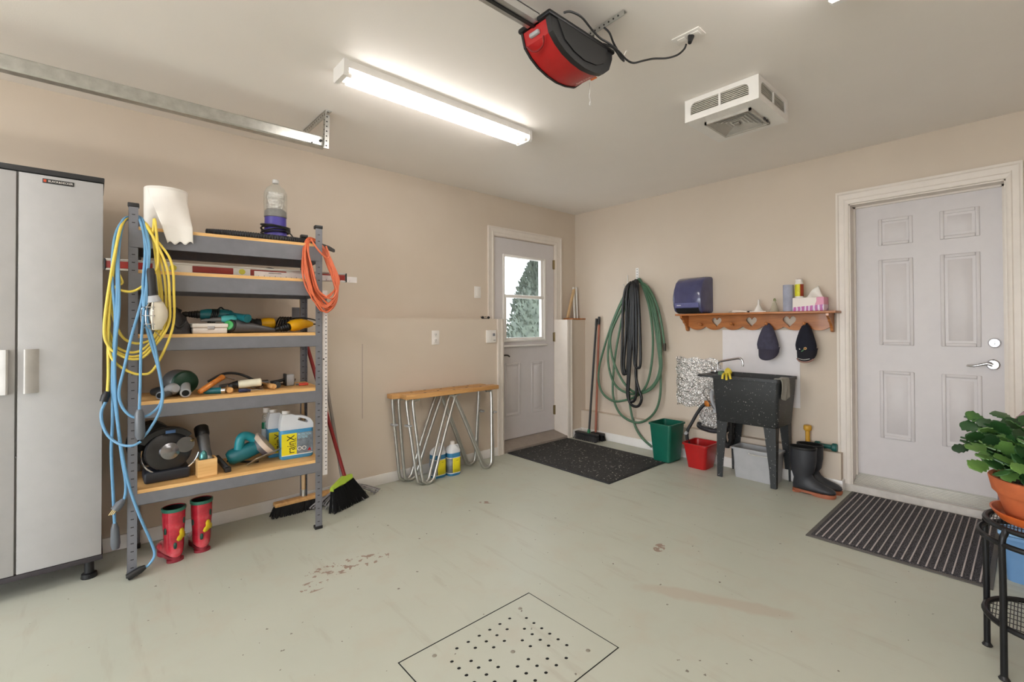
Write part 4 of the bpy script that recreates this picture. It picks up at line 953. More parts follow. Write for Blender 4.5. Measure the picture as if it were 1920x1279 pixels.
def screwdriver(p0, p1, label, mm, r=.011):
    t = thing('screwdriver', p0, label, 'screwdriver', 'screwdrivers on the fourth shelf')
    p0, p1 = Vector(p0), Vector(p1)
    MB().axis_lathe(p0, p0.lerp(p1, .45), [(0, r * .7), (.1, r), (.7, r), (.85, r * .7), (1, r * .8)], 12).build('handle', mm, t)
    MB().axis_lathe(p0.lerp(p1, .44), p1, [(0, .0032), (.9, .0032), (1, .0022)], 8).build('shaft', CHROME, t)
screwdriver(P4(.53, -3.345, .0385), P4(.44, -3.24, .0125), 'black-handled screwdriver lying across the hammer before the caulking gun', BLACK_PL, .012)
screwdriver(P4(.56, -3.315, .0125), P4(.545, -3.19, .0035), 'dark blue screwdriver at the front edge below the caulking gun', mat('dark_blue_grip', (34, 42, 78), .35), .0105)
screwdriver(P4(.50, -3.19, .0125), P4(.40, -3.22, .0035), 'short brown-handled screwdriver right of the caulking gun', mat('brown_grip', (104, 78, 56), .45), .0115)
t = thing('pipe_wrench', P4(.39, -3.40, 0), 'black adjustable wrench behind the amber handle', 'wrench')
MB().rbox(.375, .392, -3.47, -3.35, Z4, Z4 + .020, .004).build('handle', DARK_METAL, t)
MB().prism([(-3.36, Z4), (-3.31, Z4), (-3.30, Z4 + .022), (-3.315, Z4 + .030), (-3.325, Z4 + .018), (-3.335, Z4 + .030), (-3.36, Z4 + .026)], .372, .394, 'yz').build('jaw', MID_GREY, t)

# ---- bottom tier
def P5(x, y, z): return (x, y, Z5 + z)
t = thing('cutoff_saw', P5(.42, -3.61, 0), 'black chop saw with round blade guard on the bottom shelf', 'chop saw')
CHAR = mat('charcoal_metal', (62, 62, 64), .32, .5, .1)
MB().rbox(.34, .50, -3.700, -3.515, Z5, Z5 + .055, .012, 3).build('base', mat('dark_navy_plastic', (34, 38, 48), .4), t)
A, B = Vector(P5(.440, -3.605, .142)), Vector(P5(.470, -3.598, .145))
MB().axis_lathe(A, B, [(0, .092), (.1, .098), (.85, .098), (1, .090)], 36).build('blade_guard', CHAR, t)
MB().axis_lathe(B, B + (B - A) * .5, [(0, .045), (.4, .042), (.7, .028), (1, .016)], 28).build('hub', mat('bright_hub', (150, 150, 154), .22, .9), t)
MB().axis_lathe(Vector(P5(.447, -3.535, .165)), Vector(P5(.462, -3.532, .166)), [(0, .040), (1, .040)], 28).build('blade', mat('blade_grey', (128, 128, 130), .35, .8), t)
gd = MB()
ring = [A + Vector((.045, .010, 0)) + Vector((0, math.cos(a) * .118, math.sin(a) * .112)) for a in [PI * .92 + (PI * 1.02) * k / 14 for k in range(15)]]
gd.tube(ring, .004, 7, 3).build('wire_guard', CHROME, t)
hd = [A + Vector((-.02, 0, 0)) + Vector((0, math.cos(a) * .118, math.sin(a) * .112 + .0)) for a in [PI * .22 + PI * .62 * k / 12 for k in range(13)]]
m = MB()
m.loft([[p + Vector((dx, (p - A).normalized().y * dr, (p - A).normalized().z * dr)) for dx, dr in ((-.02, -.014), (.05, -.014), (.05, .010), (-.02, .010))] for p in hd]).build('upper_guard', BLACK_PL, t)
MB().rbox(A.x + .0505, A.x + .0525, A.y - .012, A.y + .028, A.z + .098, A.z + .114, .002).build('blue_sticker', mat('blue_print', (70, 104, 150), .4), t)
MB().axis_lathe(P5(.30, -3.672, .168), P5(.335, -3.645, .178), [(0, .115), (.6, .118), (1, .10)], 30).build('motor_shroud', BLACK_PL, t)
MB().axis_lathe(P5(.42, -3.52, .19), P5(.46, -3.50, .18), [(0, .012), (.7, .012), (1, .006)]).build('brass_knob', BRASS, t)
bx = thing('wooden_box', P5(.51, -3.45, 0), 'small open pine box on the bottom shelf front edge', 'box')
MB().box(.47, .550, -3.492, -3.484, Z5, Z5 + .088).box(.47, .550, -3.416, -3.408, Z5, Z5 + .088).box(.542, .550, -3.484, -3.416, Z5, Z5 + .088).box(.47, .478, -3.484, -3.416, Z5, Z5 + .088).box(.478, .542, -3.484, -3.416, Z5, Z5 + .008).build('sides', PINE, bx, smooth=False)
t = thing('spray_bulb', P5(.50, -3.47, .009), 'shiny teal bulb standing in the small pine box', 'bulb')
MB().lathe([(.010, 0), (.016, .05), (.019, .085), (.015, .108), (.005, .12)], P5(.505, -3.462, .009), 16).build('body', mat('shiny_teal', (90, 150, 150), .15, .6), t)
t = thing('flashlight', P5(.47, -3.435, .009), 'grey and black cordless driver leaning in the small pine box', 'power tool')
a, b_ = Vector(P5(.515, -3.437, .010)), Vector(P5(.40, -3.452, .190))
MB().axis_lathe(a, b_, [(0, .014), (.3, .018), (.45, .026), (.60, .024), (.95, .028), (1, .028)]).build('body', MID_GREY, t)
MB().axis_lathe(b_ - (b_ - a) * .02, b_ + (b_ - a) * .26, [(0, .030), (.15, .033), (.85, .033), (1, .026)]).build('battery_cap', BLACK_PL, t)
MB().axis_lathe(a + (b_ - a) * .36 + Vector((.012, 0, 0)), a + (b_ - a) * .36 + Vector((.034, .004, .006)), [(0, .024), (.7, .020), (1, .008)]).build('lens', mat('pale_lens', (170, 172, 172), .2, .5), t)
t = thing('clamp_block', P5(.51, -3.37, 0), 'black plastic clamp lying beside the small pine box', 'clamp')
MB().tube([P5(.47, -3.40, .075), P5(.50, -3.38, .045), P5(.53, -3.362, .015)], .014).rbox(.515, .555, -3.375, -3.345, Z5, Z5 + .026, .005).build('body', BLACK_PL, t)
t = thing('circular_saw', P5(.43, -3.22, 0), 'teal circular saw resting on its side on the bottom shelf', 'circular saw')
MB().axis_lathe(P5(.44, -3.345, .046), P5(.455, -3.20, .095), [(0, .030), (.12, .043), (.6, .045), (1, .040)], 22).build('motor_body', TEAL, t)
MB().tube([P5(.46, -3.295, .095), P5(.46, -3.285, .155), P5(.455, -3.258, .165), P5(.45, -3.222, .140), P5(.45, -3.19, .10)], .024, 10).build('handle', mat('bright_teal', (36, 140, 152), .35), t)
MB().axis_lathe(P5(.450, -3.175, .094), P5(.455, -3.155, .110), [(0, .074), (.5, .078), (1, .074)], 28).build('blade_guard', mat('sand_guard', (206, 186, 168), .45), t)
MB().axis_lathe(P5(.447, -3.20, .075), P5(.450, -3.176, .093), [(0, .05), (1, .068)], 24).build('gear_case', MID_GREY, t)
pm = frame(P5(.49, -3.18, .036), (.55, .25, .35), (-.35, .92, .16), (0, -.2, .95))
MB(pm).box(-.05, .07, -.075, .075, -.003, .003).build('sole_plate', GALV, t, smooth=False)
MB(pm).box(-.02, .045, -.055, .02, .0031, .0042).build('sticker', mat('pinkish_label', (190, 120, 120), .5), t, smooth=False)
MB().tube([P5(.42, -3.34, .03), P5(.40, -3.30, .018), P5(.44, -3.25, .012), P5(.47, -3.20, .010)], .006).build('power_cable', BLACK_PL, t)
MB().cyl(P5(.475, -3.31, .058), P5(.482, -3.311, .059), .011).build('knob', BLACK_PL, t)

# ---- washer fluid jugs
BLUE_LQ = mat('blue_washer_fluid', (76, 150, 196), .25, var=.04)
JUGTOP = mat('milky_plastic', (222, 224, 228), .3, var=.03)
YLAB = mat('yellow_label', (236, 220, 34), .45, var=.04)
DLAB = mat('grey_picture_label', (122, 130, 138), .45, var=.35, vscale=30)
BLKP = mat('black_print', (20, 20, 22), .5)
def jug(x, y, z0, ang, w, d, h, label, group, front=True, words=True):
    """front looks along local +x; width along local y"""
    M = frame((x, y, z0), (math.cos(ang), math.sin(ang), 0), (-math.sin(ang), math.cos(ang), 0), (0, 0, 1))
    t = thing('washer_fluid_jug', (x, y, z0), label, 'jug', group)
    def ring(z, sw=1.0, sd=1.0, oy=0.0): return rrect(0, oy, d * sd, w * sw, .022, z, 4)
    MB(M).loft([ring(0, .94, .92), ring(.006), ring(h * .60)]).build('fluid', BLUE_LQ, t)
    # upper shell: shoulder slopes from the neck (left) down to the right, with a handle opening
    sh_ = [(-w / 2, h * .60), (w / 2, h * .60), (w / 2, h * .70), (w * .40, h * .80), (w * .18, h * .875), (-w * .06, h * .90), (-w * .17, h * .93), (-w * .43, h * .93), (-w * .48, h * .80)]
    hole = [(w * .02, h * .79), (w * .30, h * .715), (w * .34, h * .745), (w * .28, h * .79), (w * .05, h * .845)]
    MB(M).holed(sh_, [hole], -d * .40, d * .40, 'yz').build('shoulder', JUGTOP, t, angle=30)
    MB(M).lathe([(.021, h * .93), (.0215, h * .935), (.0215, h * .995), (.019, h)], (0, -w * .30, 0), 18).build('cap', WHITE_PL, t)
    xs = d / 2 + .0006
    MB(M).box(xs - .001, xs, -w * .47, -w * .02, h * .085, h * .53).build('label', YLAB, t, smooth=False)
    MB(M).box(xs - .001, xs, -w * .02, w * .46, h * .085, h * .53).build('label', DLAB, t, smooth=False)
    MB(M).box(xs - .0011, xs + .0002, -w * .47, w * .46, h * .075, h * .090).build('label_border', WHITE_PL, t, smooth=False)
    if words:
        R = M @ frame((xs + .0002, -w * .19, h * .305), (0, 0, 1), (0, -1, 0), (1, 0, 0))
        lettering('lettering', 'rainX', .058, R, BLKP, t, width=h * .37)
        R = M @ frame((xs + .0002, -w * .06, h * .31), (0, 0, 1), (0, -1, 0), (1, 0, 0))
        lettering('lettering', 'DE-ICER', .012, R, BLKP, t, width=h * .24)
        lb = mat('ice_blue_print', (168, 218, 236), .4)
        lettering('lettering', 'PROTECTION', .02, M @ FACE_X((xs + .0003, w * .21, h * .485)), lb, t, width=w * .40)
        lettering('lettering', 'EXTREME', .02, M @ FACE_X((xs + .0003, w * .165, h * .425)), lb, t, width=w * .28)
        for yy in (w * .06, w * .20):
            MB(M).cyl((xs - .0005, yy, h * .20), (xs + .0008, yy, h * .20), .012, n=18).build('round_mark', WHITE_PL, t)
            MB(M).cyl((xs, yy, h * .20), (xs + .0012, yy, h * .20), .0085, n=16).build('round_mark', DLAB, t)
        MB(M).prism([(w * .30, h * .13), (w * .42, h * .13), (w * .37, h * .20)], xs - .0005, xs + .0006, 'yz').build('red_mark', RED, t, smooth=False)
    return t
jug(.475, -3.005, Z5, -.08, .178, .085, .285, 'front blue washer fluid jug on the bottom shelf, label fully visible', 'washer fluid jugs')
jug(.365, -3.045, Z5, -.06, .178, .085, .285, 'washer fluid jug half hidden behind the front jug on the bottom shelf', 'washer fluid jugs')
t = thing('green_bottle', (.285, -3.125, Z5), 'tall bottle of green fluid behind the blue jugs on the bottom shelf', 'bottle')
MB().lathe([(.026, 0), (.028, .004), (.028, .19), (.026, .2)], (.285, -3.115, Z5), 18).build('fluid', mat('green_fluid', (20, 104, 70), .25), t)
MB().lathe([(.027, .2), (.026, .235), (.018, .255), (.018, .262)], (.285, -3.115, Z5), 18).build('shoulder', CLEARP, t)
MB().lathe([(.020, .258), (.0205, .285), (.018, .288)], (.285, -3.115, Z5), 16).build('cap', WHITE_PL, t)
MB().lathe([(.0285, .02), (.0285, .16)], (.285, -3.115, Z5), 18).build('label', mat('pale_label', (176, 186, 190), .5, var=.3, vscale=40), t)

# ---- hanging cords on the shelving unit
t = thing('yellow_extension_cord', (.62, -3.74, .95), 'coiled yellow extension cord hanging on the left shelf post', 'extension cord')
m = MB()
for c in CURVES['yellow']: m.tube(c, .0056, 8, 6, True)
for c in CURVES['yellow_tail']: m.tube(c, .0056, 8)
m.build('cable', mat('yellow_cord', (232, 204, 84), .45, var=.06), t)
e = Vector(CURVES['yellow_tail'][0][-1]); MB().axis_lathe(e + Vector((0, 0, .01)), e + Vector((0, -.012, -.035)), [(0, .010), (.4, .016), (1, .015)]).build('plug', BLACK_PL, t)
t = thing('blue_extension_cord', (.60, -3.74, 0), 'coiled light blue extension cord hanging on the left shelf post', 'extension cord')
m = MB()
for i, c in enumerate(CURVES['blue']): m.tube(c, .0058, 8)
m.build('cable', mat('blue_cord', (104, 154, 192), .45, var=.06), t)
GREYC = mat('smoky_connector', (96, 100, 106), .3)
e = Vector(CURVES['blue'][0][-1]); MB().axis_lathe(e + Vector((0, 0, .01)), e + Vector((-.01, .004, -.115)), [(0, .008), (.2, .015), (.8, .018), (1, .014)]).build('connector', GREYC, t)
e = Vector(CURVES['blue'][1][-1]); MB().axis_lathe(e + Vector((0, .01, .012)), e + Vector((0, -.02, -.03)), [(0, .008), (.4, .017), (1, .018)]).build('plug', GREYC, t)
for k in (-1, 0, 1): MB().cyl(e + Vector((0, -.02 + k * .007, -.028)), e + Vector((0, -.034 + k * .007, -.05)), .003, n=6).build('prong', BRASS, t)
e = Vector(CURVES['blue'][2][-1]); MB().axis_lathe(e + Vector((0, .01, .008)), Vector((e.x, e.y - .055, .016)), [(0, .010), (.3, .017), (1, .016)]).build('plug', BLACK_PL, t)
e = Vector(CURVES['blue'][4][-1]); MB().axis_lathe(e + Vector((0, 0, .01)), e + Vector((0, .004, -.13)), [(0, .010), (.15, .018), (.85, .019), (1, .012)]).build('connector', GREYC, t)
t = thing('orange_extension_cord', (.63, -2.92, 1.28), 'coiled orange extension cord on the right shelf post', 'extension cord')
m = MB()
for c in CURVES['orange']: m.tube(c, .0050, 8, 6, True)
m.tube(CURVES['orange_x'][0], .0050, 8)
m.build('cable', mat('orange_cord', (214, 106, 66), .45, var=.08), t)
t = thing('work_light', (.66, -3.70, 1.22), 'caged white work light hanging among the yellow cord loops', 'work light')
W0, W1 = Vector((.67, -3.690, 1.475)), Vector((.67, -3.682, 1.345))
MB().axis_lathe(W0, W1, [(0, .012), (.1, .016), (.8, .017), (1, .020)]).build('handle', BLACK_RUB, t)
MB().axis_lathe(W1, W1 + Vector((0, .006, -.03)), [(0, .022), (1, .030)]).build('collar', GREY_PL, t)
def shade(u, v):
    a = -.35 + u * 2.2
    r = .030 + .020 * math.sin(PI * min(1, v * 1.1))
    return (.67 + r * math.cos(a) * .8, -3.675 + r * math.sin(a), 1.318 - v * .135)
MB().grid(shade, 12, 10).build('reflector', mat('cream_reflector', (226, 216, 196), .35), t, solid=.002)
m = MB()
for a in (-1.9, -1.3, -.7, -.15):
    m.tube([(.67 + .9 * r * math.cos(a), -3.676 + r * math.sin(a), z) for r, z in ((.026, 1.318), (.046, 1.285), (.050, 1.25), (.044, 1.205), (.018, 1.182))], .0022, 6)
for z, r in ((1.29, .045), (1.25, .050), (1.21, .046)):
    m.tube([(.67 + .9 * r * math.cos(a), -3.676 + r * math.sin(a), z) for a in [-2.0 + 2.0 * k / 8 for k in range(9)]], .002, 6)
m.tube([(.67, -3.676, 1.182), (.675, -3.665, 1.165), (.675, -3.655, 1.15)], .0022, 6)
m.build('wire_cage', CHROME, t)
MB().ball((.668, -3.678, 1.255), (.022, .022, .038)).build('bulb', mat('frosted_bulb', (206, 204, 206), .3), t)

# ================================================================== boots
def boot(root, M, h, L, wid, shaft_mat, sole_mat, rim_mat, sm=1.0, top=(.058, .062)):
    """toe points along local +x; heel centre at the origin"""
    def ring(b, f, w_, n=20):
        (bx_, bz), (fx, fz) = b, f
        out = []
        for k in range(n):
            a = 2 * PI * k / n
            t = .5 - .5 * math.cos(a)
            out.append((bx_ + (fx - bx_) * t, w_ * math.sin(a) * (1.0 if True else 1), bz + (fz - bz) * t))
        return out
    s = L / .28
    b0, f0 = -.062 * s * sm, .072 * s * sm
    R = [ring((b0, h), (f0, h), top[0]), ring((b0, h * .93), (f0, h * .93), top[0]), ring((b0 * 1.02, h * .70), (f0 * .98, h * .71), top[0] * .98),
         ring((b0 * .92, h * .48), (f0 * .86, h * .50), top[0] * .90), ring((-.058 * s, .10), (.064 * s, .135), .042), ring((-.066 * s, .055), (.080 * s, .112), .042),
         ring((-.066 * s, .026), (.105 * s, .094), .041), ring((-.02 * s, .020), (.135 * s, .082), .043), ring((.06 * s, .020), (.165 * s, .072), .047),
         ring((.125 * s, .020), (.192 * s, .062), .047), ring((.175 * s, .022), (.208 * s, .050), .036), ring((.205 * s, .026), (.214 * s, .036), .014)]
    o = MB(M).loft(R, False, True).build('upper', shaft_mat, root)
    Rin = [ring((b0 + .004, h - .002), (f0 - .004, h - .002), top[0] - .004), ring((b0 + .008, h - .004), (f0 - .008, h - .004), top[0] - .007), ring((-.045 * s, h * .45), (.045 * s, h * .47), top[0] * .6)]
    MB(M).loft(Rin, False, True).build('lining', BLACK_VOID, root)
    m = MB(M)
    m.loft([ring((b0 - .0015, h - .016), (f0 + .0015, h - .016), top[0] + .0015), ring((b0 - .003, h - .012), (f0 + .003, h - .012), top[0] + .003), ring((b0 - .003, h), (f0 + .003, h), top[0] + .003), ring((b0 + .003, h + .001), (f0 - .003, h + .001), top[0] - .003)], False, False)
    m.build('top_band', rim_mat, root)
    out = []
    for k in range(28):
        a = 2 * PI * k / 28
        x = .074 * s + .142 * s * math.cos(a)
        wv = .040 + .010 * (1 if x > .08 * s else 0) * math.sin(min(1, max(0, (x - .05 * s) / (.10 * s))) * PI / 2) - .004 * (abs(x - .03 * s) < .05 * s)
        out.append((x, wv * math.sin(a) * (1 if abs(math.sin(a)) < .8 else 1)))
    so = MB(M).prism(out, .010, .026, 'xy').build('sole', sole_mat, root, angle=50)
    hl = [(x, y) for x, y in [( -.068 * s + .03 + .03 * math.cos(a), .036 * math.sin(a)) for a in [2 * PI * k / 16 for k in range(16)]]]
    m = MB(M).prism(hl, 0, .012, 'xy')
    fr = [(.135 * s + .075 * s * math.cos(a), .044 * math.sin(a)) for a in [2 * PI * k / 18 for k in range(18)]]
    m.prism(fr, 0, .011, 'xy').build('tread', sole_mat, so)
    return o
def floral():
    m, nt, b = base('red_floral_rubber')
    v = coords(nt)
    n = noise(nt, v, 16, 4); n2 = noise(nt, v, 9, 3)
    c = ramp(nt, n, [(.3, lin(168, 28, 46)), (.55, lin(206, 48, 66)), (.75, lin(216, 96, 104))])
    nt.links.new(c, b.inputs['Base Color']); b.inputs['Roughness'].default_value = .22; b.inputs['Coat Weight'].default_value = .5
    return m
RFLOR = floral(); RSOLE = mat('dark_red_sole', (140, 40, 52), .5); GRIM = mat('green_rubber_band', (44, 110, 92), .4)
YFL = mat('yellow_flower_print', (230, 200, 30), .35); GLF = mat('dark_leaf_print', (34, 78, 66), .4)
def deco(root, M, r_, zc, a, kind):
    """flower or leaf patch lying on the boot shaft; a = angle round the shaft"""
    rows = []
    def pt(u, v):
        aa = a + u / r_
        return (.003 + r_ * 1.14 * math.cos(aa), r_ * math.sin(aa) * .97, zc + v)
    m = MB(M)
    n = 18
    ring = []
    for k in range(n):
        t = 2 * PI * k / n
        rr_ = (.026 + .010 * math.cos(3 * t + .6)) if kind == 'flower' else .011 * (1 + .5 * abs(math.cos(t)))
        ring.append(pt(rr_ * math.sin(t) * (1 if kind == 'flower' else .62), rr_ * math.cos(t)))
    m.add([pt(0, 0)] + ring, [(0, 1 + k, 1 + (k + 1) % n) for k in range(n)])
    m.build('printed_flower' if kind == 'flower' else 'printed_leaf', YFL if kind == 'flower' else GLF, root, solid=.002)
for (x, y, ang, lab) in ((.490, -3.582, math.radians(188), 'red floral rain boot nearer the left post, under the shelving'), (.455, -3.462, math.radians(180), 'red floral rain boot farther from the left post, under the shelving')):
    M = frame((x, y, 0), (math.cos(ang), math.sin(ang), 0), (-math.sin(ang), math.cos(ang), 0), (0, 0, 1))
    t = thing('rain_boot', (x, y, 0), lab, 'boot', 'pair of red floral rain boots')
    boot(t, M, .268, .22, .1, RFLOR, RSOLE, GRIM, top=(.048, .05))
    deco(t, M, .0470, .130, PI + .60, 'flower'); deco(t, M, .0485, .200, PI + .80, 'leaf'); deco(t, M, .0480, .085, PI - .15, 'leaf'); deco(t, M, .0480, .160, PI - 1.1, 'leaf')

# ================================================================== brooms behind the shelving
def bristles(mb, pts_top, pts_bot, rows=3, n=60, jit=.01, wd=.0022, seed=1):
    r = random.Random(seed)
    A0, A1 = Vector(pts_top[0]), Vector(pts_top[1]); B0, B1 = Vector(pts_bot[0]), Vector(pts_bot[1])
    side = (A1 - A0).normalized(); nrm = side.cross(Vector((0, 0, 1))).normalized()
    for k in range(n):
        for j in range(rows):
            t = (k + r.random()) / n; o = nrm * ((j - (rows - 1) / 2) * .012)
            a = A0.lerp(A1, t) + o; b_ = B0.lerp(B1, t) + o * 1.5 + Vector((r.uniform(-jit, jit), r.uniform(-jit, jit), 0))
            b_.z = max(b_.z, .001)
            s_ = side * wd; q = nrm * wd
            mb.add([a - s_, a + s_, b_ + s_, b_ - s_], [(0, 1, 2, 3)]); mb.add([a - q, a + q, b_ + q, b_ - q], [(0, 1, 2, 3)])
BRIS = mat('black_bristle', (22, 22, 24), .6, var=.3)
t = thing('push_broom', (.26, -2.88, 0), 'wooden push broom with black bristles behind the shelving', 'broom')
MB().rbox(.232, .288, -3.07, -2.68, .062, .088, .006).build('block', STICK_Y, t)
m = MB(); bristles(m, ((.26, -3.065, .064), (.26, -2.685, .064)), ((.262, -3.085, 0), (.262, -2.675, 0)), 5, 90, .008, .0028, 2)
stuff(m.build('bristles', BRIS, t, smooth=False))
MB().cyl((.250, -2.895, .08), (.205, -2.897, 1.46), .0125).build('handle', STICK_Z, t)
MB().cyl((.2505, -2.895, .085), (.249, -2.895, .13), .015).build('ferrule', GALV, t)
t = thing('angle_broom', (.40, -2.66, 0), 'angled broom with lime green head and red handle', 'broom')
LIME = mat('lime_plastic', (178, 206, 70), .4)
m = MB()
T0, T1 = Vector((.405, -2.775, .135)), Vector((.345, -2.625, .178))
m.loft([[T0 + Vector((-.012, -.006, -.012)), T0 + Vector((.014, .006, -.012)), T0 + Vector((.010, .004, .012)), T0 + Vector((-.010, -.004, .012))],
        [T0.lerp(T1, .55) + Vector((-.016, -.006, -.012)), T0.lerp(T1, .55) + Vector((.016, .006, -.012)), T0.lerp(T1, .55) + Vector((.012, .004, .036)), T0.lerp(T1, .55) + Vector((-.012, -.004, .036))],
        [T1 + Vector((-.012, -.006, -.012)), T1 + Vector((.014, .006, -.012)), T1 + Vector((.010, .004, .014)), T1 + Vector((-.010, -.004, .014))]])
m.build('head', LIME, t)
m = MB(); bristles(m, (tuple(T0 + Vector((0, .006, 0))), tuple(T1 + Vector((0, -.004, 0)))), ((.475, -2.80, .004), (.335, -2.515, .004)), 3, 90, .006, .0024, 4)
stuff(m.build('bristles', BRIS, t, smooth=False))
MB().cyl((.358, -2.672, .182), (.165, -2.885, 1.20), .0115).build('handle', mat('dark_red_handle', (142, 30, 30), .4, var=.1), t)
t = thing('string_mop', (.27, -2.62, 0), 'grey string mop standing behind the lime green broom', 'mop')
m = MB(); rr = random.Random(9)
for k in range(110):
    a = rr.uniform(0, 2 * PI); L = rr.uniform(.09, .24)
    p0 = Vector((.262, -2.64, .10)); p3 = p0 + Vector((abs(math.cos(a)) * L * .55, math.sin(a) * L, 0)); p3.z = .006 + rr.random() * .012
    p3.x = max(p3.x, .18)
    m.tube([p0, p0.lerp(p3, .4) + Vector((0, 0, .02)), p3 + Vector((0, 0, .02 * rr.random())), p3], .0042, 5, 3)
stuff(m.build('strings', mat('grey_yarn', (150, 146, 146), .95, var=.35, vscale=40), t))
MB().cyl((.262, -2.645, .09), (.185, -2.76, .98), .011).build('handle', mat('grey_handle', (148, 138, 130), .45), t)
MB().rbox(.242, .282, -2.672, -2.615, .085, .125, .008).build('clamp', GREY_PL, t)

# ================================================================== sawhorses
def sawhorse(xb0, xb1, xf, ya, yb, label):
    xm = (xb0 + xb1) / 2
    t = thing('sawhorse', (xm, (ya + yb) / 2, 0), label, 'sawhorse', 'folding sawhorses')
    top = MB().rbox(xb0, xb1, ya, yb, .648, .682, .003).build('wooden_top', BIRCH, t)
    m = MB()
    for (u, v) in ((.2, .12), (.5, .1), (.8, .14), (.35, -.2), (.66, -.18)):
        m.cyl((xm + v * (xb1 - xb0), ya + u * (yb - ya), .6822), (xm + v * (xb1 - xb0), ya + u * (yb - ya), .6826), .011, n=10)
    m.build('dog_holes', SLOT_DARK, top)
    mid = (ya + yb) / 2
    for (y00, s) in ((ya + .032, 1), (yb - .032, -1)):
        for dx in (-.009, .009):
            x0 = xm + dx * 2.2; x1 = xf + dx * 1.2; y0 = y00 + s * (.018 + dx * 1.7)
            path = [(x0, y0 + s * .055, .640), (x0, y0 + s * .018, .637), (x0 + (x1 - x0) * .03, y0, .612), (x0 + (x1 - x0) * .5, y0 + s * .02, .33), (x0 + (x1 - x0) * .95, y0 + s * .042, .07),
                    (x1, y0 + s * .062, .026), (x1, y0 + s * .098, .0125), (x1, y0 + s * .135, .034), (x0 + (x1 - x0) * .93, y0 + s * .155, .08), (x0 + (x1 - x0) * .45, y0 + s * .265, .37), (x0 + (x1 - x0) * .03, y0 + s * .365, .615), (x0, y0 + s * .385, .638), (x0, y0 + s * .42, .642)]
            MB().tube(path, .0118, 10, 5).build('leg', GALV, t)
        MB().rbox(xm - .03, xm + .03, y00 - .012, y00 + .025, .60 - .16, .615 - .16, .004).build('cross_clip', GREY_PL, t)
sawhorse(.168, .252, .225, -2.290, -1.425, 'rear sawhorse of the pair, against the wall')
sawhorse(.274, .364, .392, -2.232, -1.372, 'front sawhorse of the pair, nearer the room')
def jug2(x, y, label):
    t = thing('washer_fluid_jug', (x, y, 0), label, 'jug', 'yellow labelled jugs under the sawhorses')
    def ring(z, s=1.0): return rrect(x, y, .105 * s, .112 * s, .035, z, 5)
    MB().loft([ring(0, .92), ring(.006), ring(.180)]).build('fluid', mat('deep_blue_fluid', (58, 128, 172), .25), t)
    MB().loft([ring(.180), ring(.196), ring(.217, .82), ring(.232, .5), ring(.240, .36)], False, True).build('shoulder', JUGTOP, t)
    MB().tube([(x, y + .02, .222), (x, y + .045, .225), (x, y + .052, .20), (x, y + .05, .175)], .011, 8).build('handle', JUGTOP, t)
    MB().lathe([(.018, .238), (.0185, .262), (.016, .264)], (x, y, 0), 16).build('cap', WHITE_PL, t)
    def lab(z0, z1, a0, a1, mm):
        R = [[p for p in rrect(x, y, .107, .114, .036, z, 6)] for z in (z0, z1)]
        n = len(R[0]); i0, i1 = int(a0 * n), int(a1 * n)
        MB().add([R[0][k % n] for k in range(i0, i1 + 1)] + [R[1][k % n] for k in range(i0, i1 + 1)], [(k, k + 1, k + 2 + (i1 - i0), k + 1 + (i1 - i0)) for k in range(i1 - i0)]).build('label', mm, t, solid=.0008)
    lab(.026, .140, .93, 1.18, YLAB); lab(.026, .140, .72, .93, DLAB); lab(.140, .146, .72, 1.18, WHITE_PL); lab(.020, .026, .72, 1.18, WHITE_PL)
    R = frame((x + .0543, y + .012, .121), (0, 1, 0), (0, 0, 1), (1, 0, 0))
    lettering('lettering', 'rainX', .009, R, BLKP, t)
jug2(.285, -1.925, 'left blue jug with yellow label under the sawhorses')
jug2(.315, -1.808, 'right blue jug with yellow label under the sawhorses')

# ================================================================== small things on the left wall
t = thing('light_switch', (0, -1.337, 1.45), 'white rocker light switch beside the garden door', 'switch')
MB().rbox(0, .006, -1.373, -1.301, 1.452, 1.560, .003).build('cover_plate', WHITE_PL, t)
MB().rbox(.005, .010, -1.352, -1.322, 1.474, 1.538, .002).build('rocker', WHITE_PL, t)
t = thing('wall_outlet', (LD, -1.861, 1.04), 'white duplex outlet on the bare wall above the sawhorses', 'outlet')
MB().rbox(LD, LD + .006, -1.896, -1.826, 1.041, 1.157, .003).build('cover_plate', WHITE_PL, t)
for z in (1.075, 1.123):
    s_ = MB().rbox(LD + .004, LD + .009, -1.877, -1.845, z - .017, z + .017, .006).build('socket', WHITE_PL, t)
    MB().box(LD + .0085, LD + .0095, -1.868, -1.865, z - .002, z + .008).box(LD + .0085, LD + .0095, -1.857, -1.854, z - .002, z + .008).cyl((LD + .0085, -1.861, z - .009), (LD + .0096, -1.861, z - .009), .003, n=8).build('slots', SLOT_DARK, s_, smooth=False)
t = thing('wall_control', (LD, -1.294, 1.037), 'square white door control panel beside the garden door casing', 'control panel')
MB().rbox(LD, LD + .018, -1.350, -1.240, 1.040, 1.155, .004).build('case', WHITE_PL, t)
MB().rbox(LD + .017, LD + .021, -1.283, -1.258, 1.100, 1.125, .003).build('button', mat('grey_button', (120, 122, 130), .4), t)
MB().rbox(LD + .017, LD + .021, -1.335, -1.295, 1.062, 1.145, .003).build('button', WHITE_PL, t)
MB().box(LD + .0175, LD + .0192, -1.275, -1.252, 1.060, 1.064).build('indicator', SLOT_DARK, t, smooth=False)
t = thing('sunglasses', (.10, -1.335, LEDGE), 'folded black sunglasses on the wall ledge beside the door', 'sunglasses')
for dy in (-.032, .032): MB().axis_lathe((.122, -1.335 + dy, LEDGE + .013), (.128, -1.335 + dy, LEDGE + .013), [(0, .013), (1, .012)]).build('lens', BLACK_PL, t)
